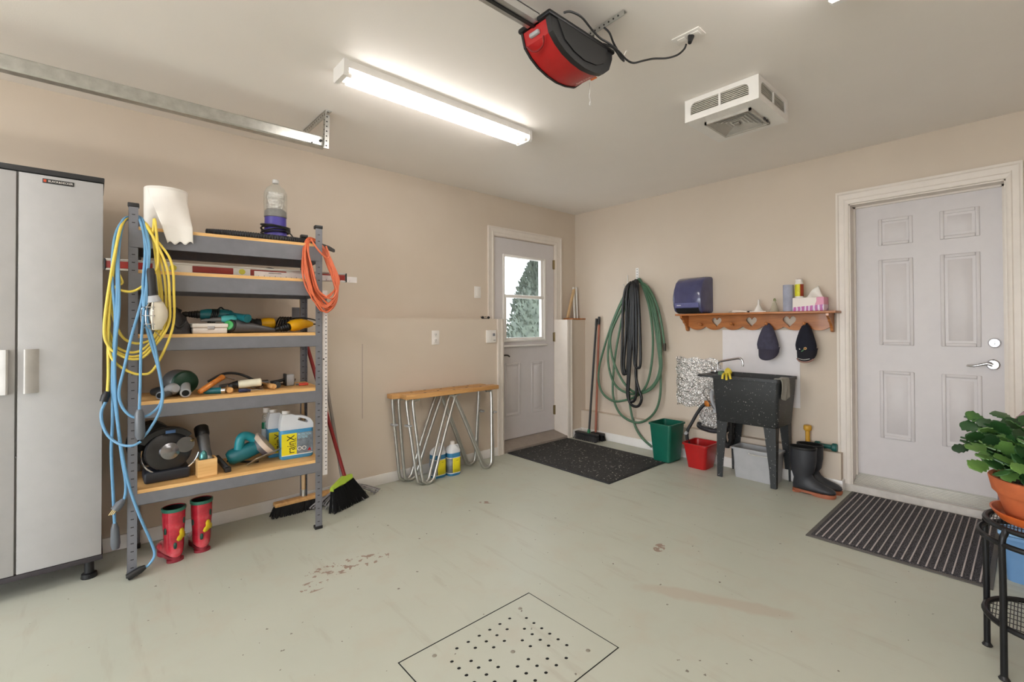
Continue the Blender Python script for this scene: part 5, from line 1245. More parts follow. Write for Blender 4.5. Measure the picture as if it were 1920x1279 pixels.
MB().tube([(.124, -1.347, LEDGE + .017), (.126, -1.335, LEDGE + .019), (.124, -1.323, LEDGE + .017)], .0025).tube([(.12, -1.385, LEDGE + .022), (.10, -1.36, LEDGE + .008), (.095, -1.30, LEDGE + .006)], .0025).tube([(.122, -1.285, LEDGE + .017), (.105, -1.29, LEDGE + .006), (.10, -1.36, LEDGE + .005)], .0025).build('frame', BLACK_PL, t)
tag(MB().box(LD, LD + .0006, -2.467, -2.465, .515, 1.065).build('wall_scratch', mat('dark_scratch', (96, 88, 86), .6), smooth=False), 'thin dark vertical scratch mark on the left wall', 'scratch')
tag(MB().rbox(.02, LD + .014, -.215, -.004, LEDGE, LEDGE + .014, .002).build('wood_plank', HONEY), 'short brown plank on the ledge right of the garden door', 'plank')
for (y, lab) in ((-.095, 'white round rod nearer the door, leaning in the corner on the ledge'), (-.050, 'white round rod nearer the corner, standing on the ledge plank')):
    tag(MB().cyl((.075, y, LEDGE + .0145), (.055, y + .005, LEDGE + .36), .011, n=16).build('trim_rod', mat('white_rod', (226, 222, 216), .4)), lab, 'rod', 'white rods on the ledge')
tag(MB(frame((.06, -.205, LEDGE + .0145), (1, 0, 0), (0, .95, -.31), (0, .31, .95))).box(-.012, .012, 0, .022, .0075, .345).build('wood_strip', STICK_Z), 'thin wooden strip leaning beside the white rods', 'wood strip')

# ================================================================== mats and drain
def rubber_mat():
    m, nt, b = base('speckled_black_mat')
    v = coords(nt); n = noise(nt, v, 130, 2); n2 = noise(nt, v, 46, 3); big = noise(nt, v, 4, 3)
    k = mathn(nt, 'GREATER_THAN', n2, mathn(nt, 'SUBTRACT', .735, mathn(nt, 'MULTIPLY', big, .16)))
    c = ramp(nt, n, [(.3, lin(28, 28, 31)), (.62, lin(62, 60, 58))])
    nt.links.new(mix_rgb(nt, k, c, lin(170, 166, 154)), b.inputs['Base Color']); b.inputs['Roughness'].default_value = .95
    bump(nt, b, n, .6, .006); return m
t = thing('door_mat', (.76, -.70, 0), 'plain black speckled mat in front of the garden door', 'mat')
MB().rbox(.157, 1.365, -1.115, -.302, 0, .008, .003).build('rubber_back', BLACK_RUB, t)
MB().rbox(.172, 1.350, -1.100, -.317, .006, .011, .002).build('pile', rubber_mat(), t)
t = thing('ribbed_door_mat', (3.07, -.51, 0), 'grey striped ribbed mat in front of the house door', 'mat')
mx0, mx1, my0, my1 = 2.686, 3.460, -1.000, -.020
MB().rbox(mx0, mx1, my0, my1, 0, .006, .002).build('rubber_back', mat('grey_rubber', (92, 88, 84), .7), t)
MB().rbox(mx0 + .022, mx1 - .022, my0 + .022, my1 - .022, .004, .0095, .002).build('pile', speckled('charcoal_carpet', (44, 42, 46), (104, 100, 104), .95, 210, .56, bmp=.5), t)
NR = 22; rib0 = None
RIBM = mat('pale_rib', (176, 166, 164), .8, var=.1, vscale=60)
for k in range(NR):
    x = mx0 + .045 + k * (mx1 - mx0 - .09) / (NR - 1)
    if rib0 is None: rib0 = MB().rbox(x - .0035, x + .0035, my0 + .03, my1 - .03, .0085, .0125, .0015).build('rib', RIBM, t)
    else: share(rib0, 'rib', (x, (my0 + my1) / 2, .0085), t)
t = thing('floor_drain', (2.26, -2.795, 0), 'square perforated metal drain cover set in the floor', 'drain cover')
px0, px1, py0, py1 = 2.013, 2.507, -3.102, -2.490
MB().box(px0 - .007, px1 + .004, py0 - .004, py1 + .005, .0002, .0006).build('pit_shade_sheet', BLACK_VOID, t, smooth=False)  # thin black sheet painted in for the shade below the plate
cx_, cy_ = 2.2515, -2.790
holes = []
def circ(x, y, r, n=10): return [(x + r * math.cos(2 * PI * k / n), y + r * math.sin(2 * PI * k / n)) for k in range(n)]
for (row, cnt) in ((3.5, 6), (2.5, 4), (1.5, 2)):
    for k in range(cnt):
        o = k - (cnt - 1) / 2
        for (a, b_) in ((row, o), (-row, o), (o, row), (o, -row)): holes.append(circ(cx_ + a * .0457, cy_ + b_ * .0503, .0068))
MB().holed([(px0, py0), (px1, py0), (px1, py1), (px0, py1)], holes, .0006, .0016, 'xy').build('plate', W_FLOOR, t, smooth=False)
for (x, y) in ((cx_, cy_ + .01), (2.071, -2.591), (2.441, -2.58), (2.068, -2.995), (2.44, -2.99)):
    MB().lathe([(.009, .0016), (.008, .0026), (.003, .003)], (x, y, 0), 10).build('screw', mat('worn_screw', (150, 144, 132), .5, .4, .3), t)

# ================================================================== corner brooms
t = thing('push_broom', (.34, -.21, 0), 'black push broom with green socket standing in the corner', 'broom')
MB().rbox(.20, .49, -.238, -.182, .055, .078, .006).build('block', BLACK_PL, t)
m = MB(); bristles(m, ((.205, -.21, .057), (.485, -.21, .057)), ((.192, -.218, 0), (.498, -.218, 0)), 4, 70, .006, .0026, 21)
stuff(m.build('bristles', mat('grey_bristle', (66, 64, 64), .8, var=.3), t, smooth=False))
MB().cyl((.368, -.205, .074), (.366, -.195, .112), .018, .015).build('socket', mat('green_socket', (36, 120, 78), .4), t)
MB().cyl((.366, -.195, .10), (.345, -.045, 1.23), .0115).build('handle', BLACK_PL, t)
MB().cyl((.3455, -.05, 1.19), (.3445, -.040, 1.265), .0135).build('grip', BLACK_RUB, t)
t = thing('wood_handled_broom', (.45, -.12, 0), 'broom with reddish wooden handle leaning behind the black push broom', 'broom')
MB().rbox(.345, .50, -.150, -.098, .055, .076, .006).build('block', BLACK_PL, t)
m = MB(); bristles(m, ((.35, -.124, .057), (.495, -.124, .057)), ((.345, -.128, 0), (.512, -.128, 0)), 4, 40, .006, .0026, 23)
stuff(m.build('bristles', BRIS, t, smooth=False))
MB().cyl((.395, -.125, .07), (.368, -.028, 1.25), .0115).build('handle', wood('reddish_wood', (140, 72, 52), (172, 98, 72), 'z', .4), t)
MB().cyl((.3695, -.032, 1.20), (.3680, -.026, 1.285), .013).build('grip', BLACK_RUB, t)

# ================================================================== hoses on the back wall
t = thing('hose_hook', (.845, 0, 1.58), 'white perforated hook strip holding the hoses', 'hook')
MB().box(.828, .862, -.004, 0, 1.56, 1.765).box(.828, .862, -.06, 0, 1.585, 1.590).box(.828, .862, -.062, -.058, 1.585, 1.62).build('strip', WHITE_EN, t, smooth=False)
m = MB()
for k in range(5): m.cyl((.845, -.0052, 1.645 + k * .026), (.845, -.0036, 1.645 + k * .026), .0045, n=8)
m.build('punched_holes', SLOT_DARK, t)
t = thing('wire_hook', (.74, 0, 1.6), 'thin white wire hook beside the perforated hose hook', 'hook')
MB().tube([(.728, -.004, 1.70), (.742, -.02, 1.66), (.755, -.05, 1.60), (.757, -.09, 1.575), (.757, -.115, 1.60)], .0045, 8).build('wire', WHITE_EN, t)
t = thing('garden_hose', (.85, -.07, .05), 'coiled green garden hose hanging on the back wall', 'hose')
GH = mat('green_hose', (78, 112, 86), .42, var=.12)
m = MB()
for c in CURVES['green']: m.tube(c, .0115, 10, 6, True)
for c in CURVES['green_end']: m.tube(c, .0115, 10)
m.build('hose', GH, t)
e = Vector(CURVES['green_end'][0][-1]); MB().axis_lathe(e + Vector((0, 0, .02)), e + Vector((.004, 0, -.05)), [(0, .014), (.3, .015), (1, .012)]).build('coupling', mat('dark_coupling', (70, 66, 58), .4, .6), t)
t = thing('black_hose', (.78, -.13, .36), 'black rubber hose hung in long loops before the green one', 'hose')
m = MB()
for c in CURVES['black']: m.tube(c, .0135, 10, 6, True)
m.build('hose', mat('black_hose_rubber', (20, 20, 23), .38, var=.15), t)

# ================================================================== shelf with hearts
hs = thing('heart_shelf', (2.0, -.08, 1.15), 'honey pine wall shelf with three heart cut-outs and pegs', 'wall shelf')
ST = 1.292
MB().rbox(1.362, 2.632, -.165, -.001, ST - .017, ST, .004).build('top_board', HONEY, hs)
def heart(cx0, cz0, s):
    pts = []
    for k in range(24):
        a = 2 * PI * k / 24
        pts.append((cx0 + s * .016 * 16 * math.sin(a) ** 3 / 4, cz0 + s * .016 * (13 * math.cos(a) - 5 * math.cos(2 * a) - 2 * math.cos(3 * a) - math.cos(4 * a)) / 4))
    return pts
low = []
N = 72
xa, xb = 1.425, 2.570
for k in range(N + 1):
    u = k / N; x = xa + (xb - xa) * u
    sc = abs(math.sin(u * PI * 7.0)) ** .75
    low.append((x, 1.183 - .034 * sc))
outer = low + [(xb, ST - .017), (xa, ST - .017)]
hearts = [heart(1.690, 1.222, .70), heart(1.990, 1.222, .70), heart(2.283, 1.222, .76)]
MB().holed(outer, hearts, -.034, -.016, 'xz').build('back_board', HONEY, hs, angle=30)
for x in (1.405, 2.568):
    br_ = [(-.014, ST - .017), (-.150, ST - .017), (-.152, ST - .035), (-.125, ST - .052), (-.108, ST - .062), (-.100, ST - .080), (-.078, ST - .090), (-.06, ST - .112), (-.050, ST - .145), (-.03, ST - .155), (-.014, ST - .15)]
    MB().prism(br_, x, x + .018, 'yz').build('bracket', HONEY, hs, angle=30)
for x in (1.556, 1.84, 2.124, 2.400):
    MB().axis_lathe((x, -.030, 1.195), (x, -.085, 1.203), [(0, .010), (.5, .007), (.75, .013), (.9, .013), (1, .007)], 14).build('peg', HONEY, hs)
t = thing('towel_dispenser', (1.50, -.1, 1.30), 'smoky blue paper towel dispenser on the back wall', 'dispenser')
DSP = mat('smoky_blue_plastic', (72, 74, 112), .16, var=.18, vscale=8, coat=.4)
DZ = [(0, 1.296), (-.150, 1.296), (-.186, 1.312), (-.205, 1.352), (-.214, 1.40), (-.210, 1.45), (-.196, 1.51), (-.166, 1.568), (-.115, 1.604), (-.06, 1.616), (0, 1.618)]
def inset(poly, d): 
    cy0 = -.1; cz0 = 1.45
    return [(y + (d if y < cy0 - .02 else 0), z + (d if z < cz0 - .03 else (-d if z > cz0 + .03 else 0))) for y, z in poly]
MB().loft([[(x, y, z) for y, z in P] for x, P in ((1.362, inset(DZ, .018)), (1.372, inset(DZ, .005)), (1.385, DZ), (1.620, DZ), (1.634, inset(DZ, .005)), (1.642, inset(DZ, .02)))]).build('cover', DSP, t)
MB().prism([(-.152, 1.2935), (-.188, 1.310), (-.2035, 1.338), (-.199, 1.340), (-.18, 1.318), (-.152, 1.300)], 1.395, 1.612, 'yz').build('paper_slot', BLACK_VOID, t, smooth=False)
MB().prism([(-.2055, 1.345), (-.2075, 1.345), (-.2150, 1.385), (-.2130, 1.385)], 1.39, 1.615, 'yz').build('lower_band', mat('pale_blue_plastic', (104, 106, 150), .2), t, smooth=False)
MB().prism([(-.2105, 1.360), (-.2115, 1.360), (-.2130, 1.368), (-.2120, 1.368)], 1.41, 1.45, 'yz').build('maker_mark', mat('silver_print', (190, 190, 206), .4), t, smooth=False)

# things on the heart shelf
ZS = ST + .0005
t = thing('funnel', (2.073, -.09, ZS), 'white plastic funnel standing upside down on the pine shelf', 'funnel')
MB().lathe([(.040, 0), (.041, .004), (.034, .012), (.009, .062), (.007, .10)], (2.073, -.09, ZS), 20).build('cone', WHITE_PL, t)
t = thing('nail_brush', (1.93, -.10, ZS), 'white brush lying at the left of the pine shelf', 'brush')
MB().loft([[(x, -.10 + sy * w_, ZS + z) for sy, z in ((-1, .004), (1, .004), (1, h_), (-1, h_))] for x, w_, h_ in ((1.862, .012, .010), (1.875, .016, .022), (1.94, .018, .018), (1.985, .010, .012))]).build('handle', mat('cream_plastic', (236, 222, 206), .4), t)
MB().box(1.868, 1.895, -.113, -.087, ZS, ZS + .006).build('bristles', WHITE_PL, t, smooth=False)
MB().tube([(1.835, -.10, ZS + .008), (1.845, -.12, ZS + .01), (1.86, -.10, ZS + .012)], .0022).build('hanging_loop', GALV, t)
tag(MB().rbox(1.993, 2.022, -.118, -.09, ZS, ZS + .012, .003).build('black_clip', BLACK_PL), 'small black clip between the white brush and the funnel', 'clip')
tag(MB().rbox(2.02, 2.15, -.145, -.128, ZS, ZS + .008, .003).build('white_stick', WHITE_PL), 'flat white stick lying before the white funnel', 'stick')
t = thing('glass_cone', (2.185, -.07, ZS), 'see-through cone-shaped vase with a green tip on the shelf', 'vase')
MB().lathe([(.036, 0), (.036, .003), (.020, .055), (.010, .085)], (2.185, -.07, ZS), 18).build('cone', glassy('pale_green_glass', (206, 202, 180), .35, .15), t)
MB().tube([(2.185, -.07, ZS + .085), (2.182, -.07, ZS + .098), (2.19, -.07, ZS + .104), (2.197, -.07, ZS + .085)], .004).build('tip', mat('olive_green', (126, 138, 84), .5), t)
tag(MB().lathe([(.036, 0), (.037, .003), (.037, .200), (.035, .203), (.012, .203), (.012, .12)], (2.298, -.095, ZS), 22, True, False).build('towel_roll', mat('blue_grey_towel', (166, 168, 184), .95, var=.12, bmp=.35, bscale=300)), 'blue-grey shop towel roll standing on the pine shelf', 'towel roll')
tbx = thing('tissue_box', (2.445, -.085, ZS), 'white and pink tissue box on the pine shelf', 'tissue box')
def tissue_print():
    m, nt, b = base('pink_tissue_box')
    v = coords(nt); sx = nt.nodes.new('ShaderNodeSeparateXYZ'); nt.links.new(v, sx.inputs[0])
    w_ = nt.nodes.new('ShaderNodeTexWave'); w_.inputs['Scale'].default_value = 10; w_.inputs['Distortion'].default_value = 5; nt.links.new(v, w_.inputs['Vector'])
    edge = mathn(nt, 'ADD', .038, mathn(nt, 'MULTIPLY', sx.outputs['X'], .08))
    k = mathn(nt, 'LESS_THAN', sx.outputs['Z'], edge)
    c2 = ramp(nt, w_.outputs['Fac'], [(.2, lin(196, 104, 170)), (.6, lin(170, 140, 196)), (.85, lin(238, 214, 232))])
    n = noise(nt, v, 12, 2)
    right = mathn(nt, 'GREATER_THAN', mathn(nt, 'ADD', sx.outputs['X'], mathn(nt, 'MULTIPLY', mathn(nt, 'SUBTRACT', n, .5), .06)), .055)
    c1 = mix_rgb(nt, mathn(nt, 'MULTIPLY', right, .75), lin(236, 226, 218), lin(226, 120, 170))
    nt.links.new(mix_rgb(nt, k, c1, c2), b.inputs['Base Color']); b.inputs['Roughness'].default_value = .45
    return m
MB().rbox(2.340, 2.552, -.135, -.025, ZS, ZS + .100, .003).build('carton', tissue_print(), tbx)
def tis(u, v):
    x = 2.455 + (u - .35) * .125 * (1 - .45 * v); 
    return (x, -.08 + .018 * math.sin(u * 5 + v * 2) * (1 - v * .3), ZS + .100 + v * (.018 + .068 * u ** .8))
MB().grid(tis, 12, 8).build('tissue', PAPER, tbx, solid=.0012)
t = thing('pill_bottle', (2.372, -.085, ZS + .101), 'yellow-labelled white bottle standing on the tissue box', 'bottle')
MB().lathe([(.028, 0), (.029, .003), (.029, .108), (.024, .120), (.022, .124)], (2.372, -.085, ZS + .101), 22).build('bottle', WHITE_PL, t)
MB().lathe([(.0295, .012), (.0295, .102)], (2.372, -.085, ZS + .101), 22, False, False).build('label', mat('lemon_label', (222, 214, 40), .45, var=.12, vscale=60), t)
def arc_label(c, r, z0, z1, a0, a1, name, mm, par):
    n = 10
    V = [(c[0] + r * math.cos(a0 + (a1 - a0) * k / n), c[1] + r * math.sin(a0 + (a1 - a0) * k / n), z) for z in (z0, z1) for k in range(n + 1)]
    return MB().add(V, [(k, k + 1, k + n + 2, k + n + 1) for k in range(n)]).build(name, mm, par, solid=.0008)
arc_label((2.372, -.085), .0300, ZS + .113, ZS + .203, -1.05, .3, 'label', mat('red_brown_label', (158, 58, 30), .45), t)
MB().lathe([(.0225, .122), (.024, .124), (.024, .138), (.022, .140)], (2.372, -.085, ZS + .101), 20).build('cap', WHITE_PL, t)
MB().lathe([(.018, .1402), (.018, .1425)], (2.372, -.085, ZS + .101), 18).build('lid_disc', mat('maroon_disc', (110, 30, 36), .4), t)

# caps
def cap_hat(x, ztop, h, w_, label, crown_m, brim_m, extra):
    t = thing('baseball_cap', (x, -.08, ztop - h), label, 'cap', 'caps hanging on the shelf pegs')
    n = 24; R = []
    for j in range(12):
        v = j / 11
        hw = w_ * min(1, .10 + 1.02 * v ** .55) * (1 if v < .8 else 1 - (v - .8) * .2)
        dp = .026 + .066 * math.sin(min(1, v * 1.15) * PI / 2)
        ring = []
        for k in range(n):
            a = 2 * PI * k / n
            fold = 1 + .05 * math.sin(a * 6 + 1.5) * (1 - v * .6)
            yy = -.040 - dp * .5 + dp * .5 * math.sin(a) * fold
            ring.append((x + .010 * (v - .5) + hw * math.cos(a) * fold, yy, ztop - h * .70 * v))
        R.append(ring)
    MB().loft(R).build('crown', crown_m, t, angle=60)
    def brim(u, v):
        a = PI * u
        hw = w_ * (.99 - .06 * v)
        return (x + .006 - hw * math.cos(a), -.060 - .060 * math.sin(a) - .022 * v * math.sin(a), ztop - h * .64 - (h * .36) * v * (.04 + .96 * max(0, math.sin(a)) ** .55))
    MB().grid(brim, 20, 8).build('brim', brim_m, t, solid=.003)
    MB().ball((x, -.048, ztop), (.008, .008, .005), 10, 6).build('button', crown_m, t)
    return t
NAVYG = mat('slate_navy_cloth', (66, 64, 82), .9, var=.22, vscale=30, bmp=.3, bscale=250)
NAVY = mat('dark_navy_cloth', (20, 22, 36), .9, var=.2, vscale=30, bmp=.2, bscale=250)
cap_hat(2.135, 1.200, .285, .082, 'faded slate cap hanging from the pine shelf', NAVYG, mat('slate_brim', (58, 54, 70), .85, var=.1), None)
t = cap_hat(2.412, 1.200, .285, .072, 'dark navy cap with a small emblem and brown-edged brim', NAVY, mat('navy_brim', (22, 20, 30), .85), None)
m = MB()
m.cyl((2.425, -.128, 1.018), (2.425, -.1365, 1.016), .010, n=14)
m.build('emblem', mat('gold_emblem', (206, 170, 110), .5), t)
MB().cyl((2.425, -.1355, 1.018), (2.425, -.1382, 1.0165), .005, n=10).build('emblem_core', mat('rust_emblem', (150, 66, 36), .5), t)
MB().tube([(2.418, -.1345, 1.010), (2.405, -.1345, .998), (2.398, -.135, .993)], .003).build('emblem_tail', mat('green_emblem', (90, 140, 100), .5), t)
MB().tube([(2.388, -.131, 1.008), (2.384, -.130, 1.014)], .003).build('emblem_dot', WHITE_PL, t)
MB().tube([(2.375, -.128, .942), (2.415, -.143, .934), (2.455, -.134, .942)], .0022).build('brim_stitching', mat('pale_thread', (200, 200, 196), .7), t)
MB().tube([(2.362, -.110, .938), (2.385, -.135, .922), (2.418, -.145, .916), (2.45, -.135, .921), (2.474, -.110, .938)], .006).build('brim_edge', mat('brown_edge', (150, 116, 106), .8), t)

# ================================================================== utility sink
tag(MB().box(1.728, 2.346, -.004, 0, .55, 1.150).build('splash_panel', mat('white_panel', (232, 226, 226), .4, var=.02), smooth=False), 'white splash panel on the wall behind the sink', 'wall panel')
SKM = speckled('paint_splashed_black_plastic', (46, 48, 50), (176, 174, 168), .45, 95, .705, bmp=.05)
sk = thing('utility_sink', (2.06, -.22, 0), 'black plastic utility sink on four legs with white paint specks', 'sink')
sx0, sx1, sy0, sy1, szt, szb = 1.828, 2.338, -.418, -.045, .800, .440
def rr2(x0, x1, y0, y1, r, z): return rrect((x0 + x1) / 2, (y0 + y1) / 2, x1 - x0, y1 - y0, r, z, 4)
m = MB(); m.loft([rr2(sx0 + .020, sx1 - .035, sy0 + .055, sy1 - .02, .03, szb), rr2(sx0 + .016, sx1 - .028, sy0 + .045, sy1 - .018, .03, szb + .01), rr2(sx0 + .004, sx1 - .006, sy0 + .012, sy1 - .004, .03, szt - .10), rr2(sx0 + .002, sx1 - .003, sy0 + .006, sy1 - .002, .03, szt - .022),
        rr2(sx0 - .004, sx1 + .006, sy0 - .006, sy1 + .004, .03, szt - .020), rr2(sx0 - .004, sx1 + .006, sy0 - .006, sy1 + .004, .03, szt), rr2(sx0 + .014, sx1 - .014, sy0 + .014, sy1 - .014, .03, szt), rr2(sx0 + .022, sx1 - .022, sy0 + .024, sy1 - .022, .03, szt - .03), rr2(sx0 + .05, sx1 - .06, sy0 + .075, sy1 - .05, .03, szb + .03)], True, True)
m.build('tub', SKM, sk, angle=50)
MB().rbox(1.715, sx0 + .01, sy0 - .004, sy1, szt - .018, szt - .0005, .006).build('faucet_deck', SKM, sk)
for (x, y, ox, oy) in ((1.845, -.358, 1, 1), (2.290, -.350, -1, 1), (1.845, -.062, 1, -1), (2.300, -.062, -1, -1)):
    m = MB()
    R = []
    for z, s_ in ((szb + .015, .090), (szb - .02, .084), (.12, .048), (0, .040)):
        xo = x + (.0 if True else 0); p = [(x, y), (x + ox * s_, y), (x + ox * s_, y + oy * .012), (x + ox * .012, y + oy * .012), (x + ox * .012, y + oy * s_ * .8), (x, y + oy * s_ * .8)]
        R.append([(a, b_, z) for a, b_ in p])
    m.loft(R); m.build('leg', SKM, sk, smooth=False)
m = MB().tube([(1.86, -.15, .43), (1.865, -.15, .385), (1.865, -.15, .27), (1.855, -.15, .222), (1.833, -.15, .208), (1.812, -.15, .224), (1.804, -.15, .28), (1.80, -.12, .318), (1.80, -.07, .322), (1.80, -.002, .322)], .019, 12, 6)
m.axis_lathe((1.865, -.15, .40), (1.865, -.15, .355), [(0, .026), (1, .026)]).axis_lathe((1.865, -.15, .30), (1.865, -.15, .262), [(0, .027), (1, .025)]).axis_lathe((1.833, -.15, .212), (1.833, -.15, .182), [(0, .020), (1, .018)]).axis_lathe((1.8, -.11, .32), (1.8, -.08, .322), [(0, .026), (1, .026)])
m.build('drain_trap', BLACK_PL, sk)
fc = thing('faucet', (1.775, -.22, szt), 'chrome swivel faucet on the deck of the black sink', 'faucet')
MB().rbox(1.750, 1.805, -.28, -.14, szt - .001, szt + .032, .010, 3).build('body', CHROME, fc)
for y in (-.265, -.155): MB().axis_lathe((1.775, y, szt + .03), (1.768, y, szt + .058), [(0, .014), (.5, .018), (1, .012)], 12).build('handle', CHROME, fc)
MB().tube([(1.790, -.22, szt + .03), (1.789, -.22, szt + .068), (1.796, -.22, szt + .086), (1.825, -.22, szt + .098), (1.90, -.22, szt + .114), (1.965, -.22, szt + .127), (1.988, -.22, szt + .118), (1.998, -.22, szt + .090), (1.996, -.22, szt + .066)], .0085, 10).build('spout', CHROME, fc)
t = thing('rubber_gloves', (1.93, -.30, szt), 'yellow rubber glove and green sponge on the sink edge', 'gloves')
def crumple(c, r, seed, n=16, mrings=9, amp=.25):
    rr_ = random.Random(seed); R = []
    ph = [rr_.uniform(0, 6) for _ in range(6)]
    for j in range(mrings + 1):
        p = -PI / 2 + PI * j / mrings; cr = max(math.cos(p), .05)
        R.append([(c[0] + r[0] * cr * math.cos(a) * (1 + amp * math.sin(3 * a + ph[0] + j) * .6), c[1] + r[1] * cr * math.sin(a) * (1 + amp * math.sin(4 * a + ph[1] - j) * .6), c[2] + r[2] * math.sin(p) * (1 + amp * math.sin(2 * a + ph[2])) ) for a in [2 * PI * k / n for k in range(n)]])
    return R
YG = mat('yellow_rubber', (208, 186, 56), .5, var=.15, vscale=30)
MB().loft(crumple((1.955, -.392, szt + .026), (.030, .022, .030), 4)).build('glove_body', YG, t)
for k, (dx, dz) in enumerate(((-.018, .0), (.004, -.006), (.026, .004))):
    MB().tube([(1.95 + dx * .6, -.395, szt + .022), (1.955 + dx * 1.2, -.425, szt + .012), (1.958 + dx * 1.5, -.432, szt - .022 + dz)], .009, 8).build('finger', YG, t)
MB().rbox(1.880, 1.932, -.408, -.372, szt + .0005, szt + .034, .008).build('sponge', mat('grey_green_sponge', (92, 112, 92), .9, var=.3, vscale=60, bmp=.4), t)
def rag(u, v):
    y = -.405 + .165 * u
    if v < .3: return (2.300 + .048 * (v / .3), y, szt + .004 + .003 * math.sin(u * 9))
    w_ = (v - .3) / .7
    return (2.3515 + .004 * math.sin(u * 11 + w_ * 3), y + .006 * math.sin(w_ * 5), szt + .002 - w_ * (.118 + .035 * math.sin(u * 2.2 + .4)))
tag(MB().grid(rag, 14, 14).build('rag', mat('pale_grey_cloth', (158, 156, 148), .9, var=.12, bmp=.2, bscale=200), solid=.002), 'pale grey rag draped over the right rim of the black sink', 'rag')

# foil insulation and pipes left of the sink
def foil_sheet(x0, x1, z0, z1, name, label, seed, depth=.024):
    r_ = random.Random(seed); nx, nz = 26, 28
    J = [[r_.uniform(0, 1) for _ in range(nx + 1)] for _ in range(nz + 1)]
    def f(u, v):
        e = min(u, 1 - u, v, 1 - v)
        return (x0 + (x1 - x0) * u + (.006 * math.sin(v * 23) if u in (0, 1) else 0), -.003 - depth * J[int(round(v * nz))][int(round(u * nx))] * min(1, e * 8 + .2), z0 + (z1 - z0) * v + (.008 * math.sin(u * 17) if v in (0, 1) else 0))
    return tag(MB().grid(f, nx, nz).build(name, FOIL, smooth=False, solid=.001), label, 'foil')
foil_sheet(1.281, 1.690, .455, .897, 'foil_insulation', 'large sheet of silver foil insulation on the wall beside the sink', 31)
foil_sheet(1.505, 1.680, .250, .452, 'foil_insulation', 'small crumpled foil patch low on the wall left of the sink leg', 32, .03)
t = thing('water_valve', (1.62, -.05, .45), 'grey pipe and orange valve under the sink left edge', 'pipe')
MB().tube([(1.655, -.03, .62), (1.655, -.06, .60), (1.66, -.07, .55), (1.68, -.07, .49), (1.69, -.07, .44)], .017, 10).build('grey_pipe', GREY_PL, t)
MB().rbox(1.595, 1.64, -.085, -.03, .485, .535, .006).build('valve_body', mat('orange_brass', (196, 120, 50), .4, .5, .2), t)
MB().tube([(1.69, -.085, .47), (1.64, -.10, .54), (1.60, -.10, .60), (1.605, -.10, .635), (1.65, -.10, .655), (1.69, -.09, .63)], .005, 8).build('supply_line', mat('grey_braid', (150, 146, 142), .35, .7), t)
t = thing('waste_hose', (1.52, -.15, .16), 'black drain hose running from the wall into the red bucket', 'hose')
MB().tube([(1.60, -.088, .50), (1.577, -.10, .475), (1.548, -.125, .42), (1.515, -.155, .34), (1.49, -.185, .27), (1.505, -.215, .21), (1.535, -.235, .165)], .0145, 10).build('hose', BLACK_RUB, t)
MB().axis_lathe((1.495, -.195, .245), (1.475, -.20, .262), [(0, .018), (1, .020)]).build('hose_clamp', GREY_PL, t)
t = thing('drain_stub', (1.58, -.02, .27), 'dark pipe stub wrapped in foil at the wall opening', 'pipe')
MB().tube([(1.52, -.03, .318), (1.535, -.06, .300), (1.60, -.065, .285), (1.68, -.06, .28), (1.76, -.05, .30)], .021, 10).build('pipe', mat('dark_wrapped_pipe', (62, 62, 66), .3, .5, .4, 40), t)

# ================================================================== bins and buckets
def bin_(name, label, cat, cx0, cy0, wb, db, wt, dt, h, r, mm, lip=.008, z0=0.0, ang=0.0, group=None):
    M = frame((cx0, cy0, z0), (math.cos(ang), math.sin(ang), 0), (-math.sin(ang), math.cos(ang), 0), (0, 0, 1))
    t = thing(name, (cx0, cy0, z0), label, cat, group)
    def rg(w_, d_, z): return rrect(0, 0, w_, d_, r, z, 5)
    MB(M).loft([rg(wb, db, 0), rg(wt, dt, h - .012), rg(wt - .008, dt - .008, h - .008), rg(wb - .01, db - .01, .006)], True, True).build('body', mm, t, angle=40)
    MB(M).loft([rg(wt - .006, dt - .006, h - .014), rg(wt + lip * 2, dt + lip * 2, h - .014), rg(wt + lip * 2, dt + lip * 2, h), rg(wt - .006, dt - .006, h)], False, False).loft([rg(wt - .006, dt - .006, h), rg(wt - .006, dt - .006, h - .014)], False, False).build('rim', mm, t, angle=40)
    return t, M
bin_('waste_bin', 'tall dark green plastic waste bin beside the hose', 'bin', 1.330, -.255, .165, .205, .215, .245, .325, .025, GREEN_PL, z0=.0115)
t, M = bin_('bucket', 'red square bucket left of the black sink', 'bucket', 1.630, -.215, .160, .175, .215, .225, .205, .03, RED, .010)
MB(M).box(-.02, .04, -.120, -.110, .180, .192).build('pour_lip', RED, t, smooth=False)
t, M = bin_('storage_bin', 'light grey plastic storage bin under the black sink', 'bin', 2.098, -.195, .305, .150, .335, .165, .235, .02, GREY_PL, .010)
MB(M).tube([(-.02, -.106, .214), (-.015, -.112, .205), (.12, -.112, .208), (.128, -.106, .214)], .003).build('bail_handle', GALV, t)

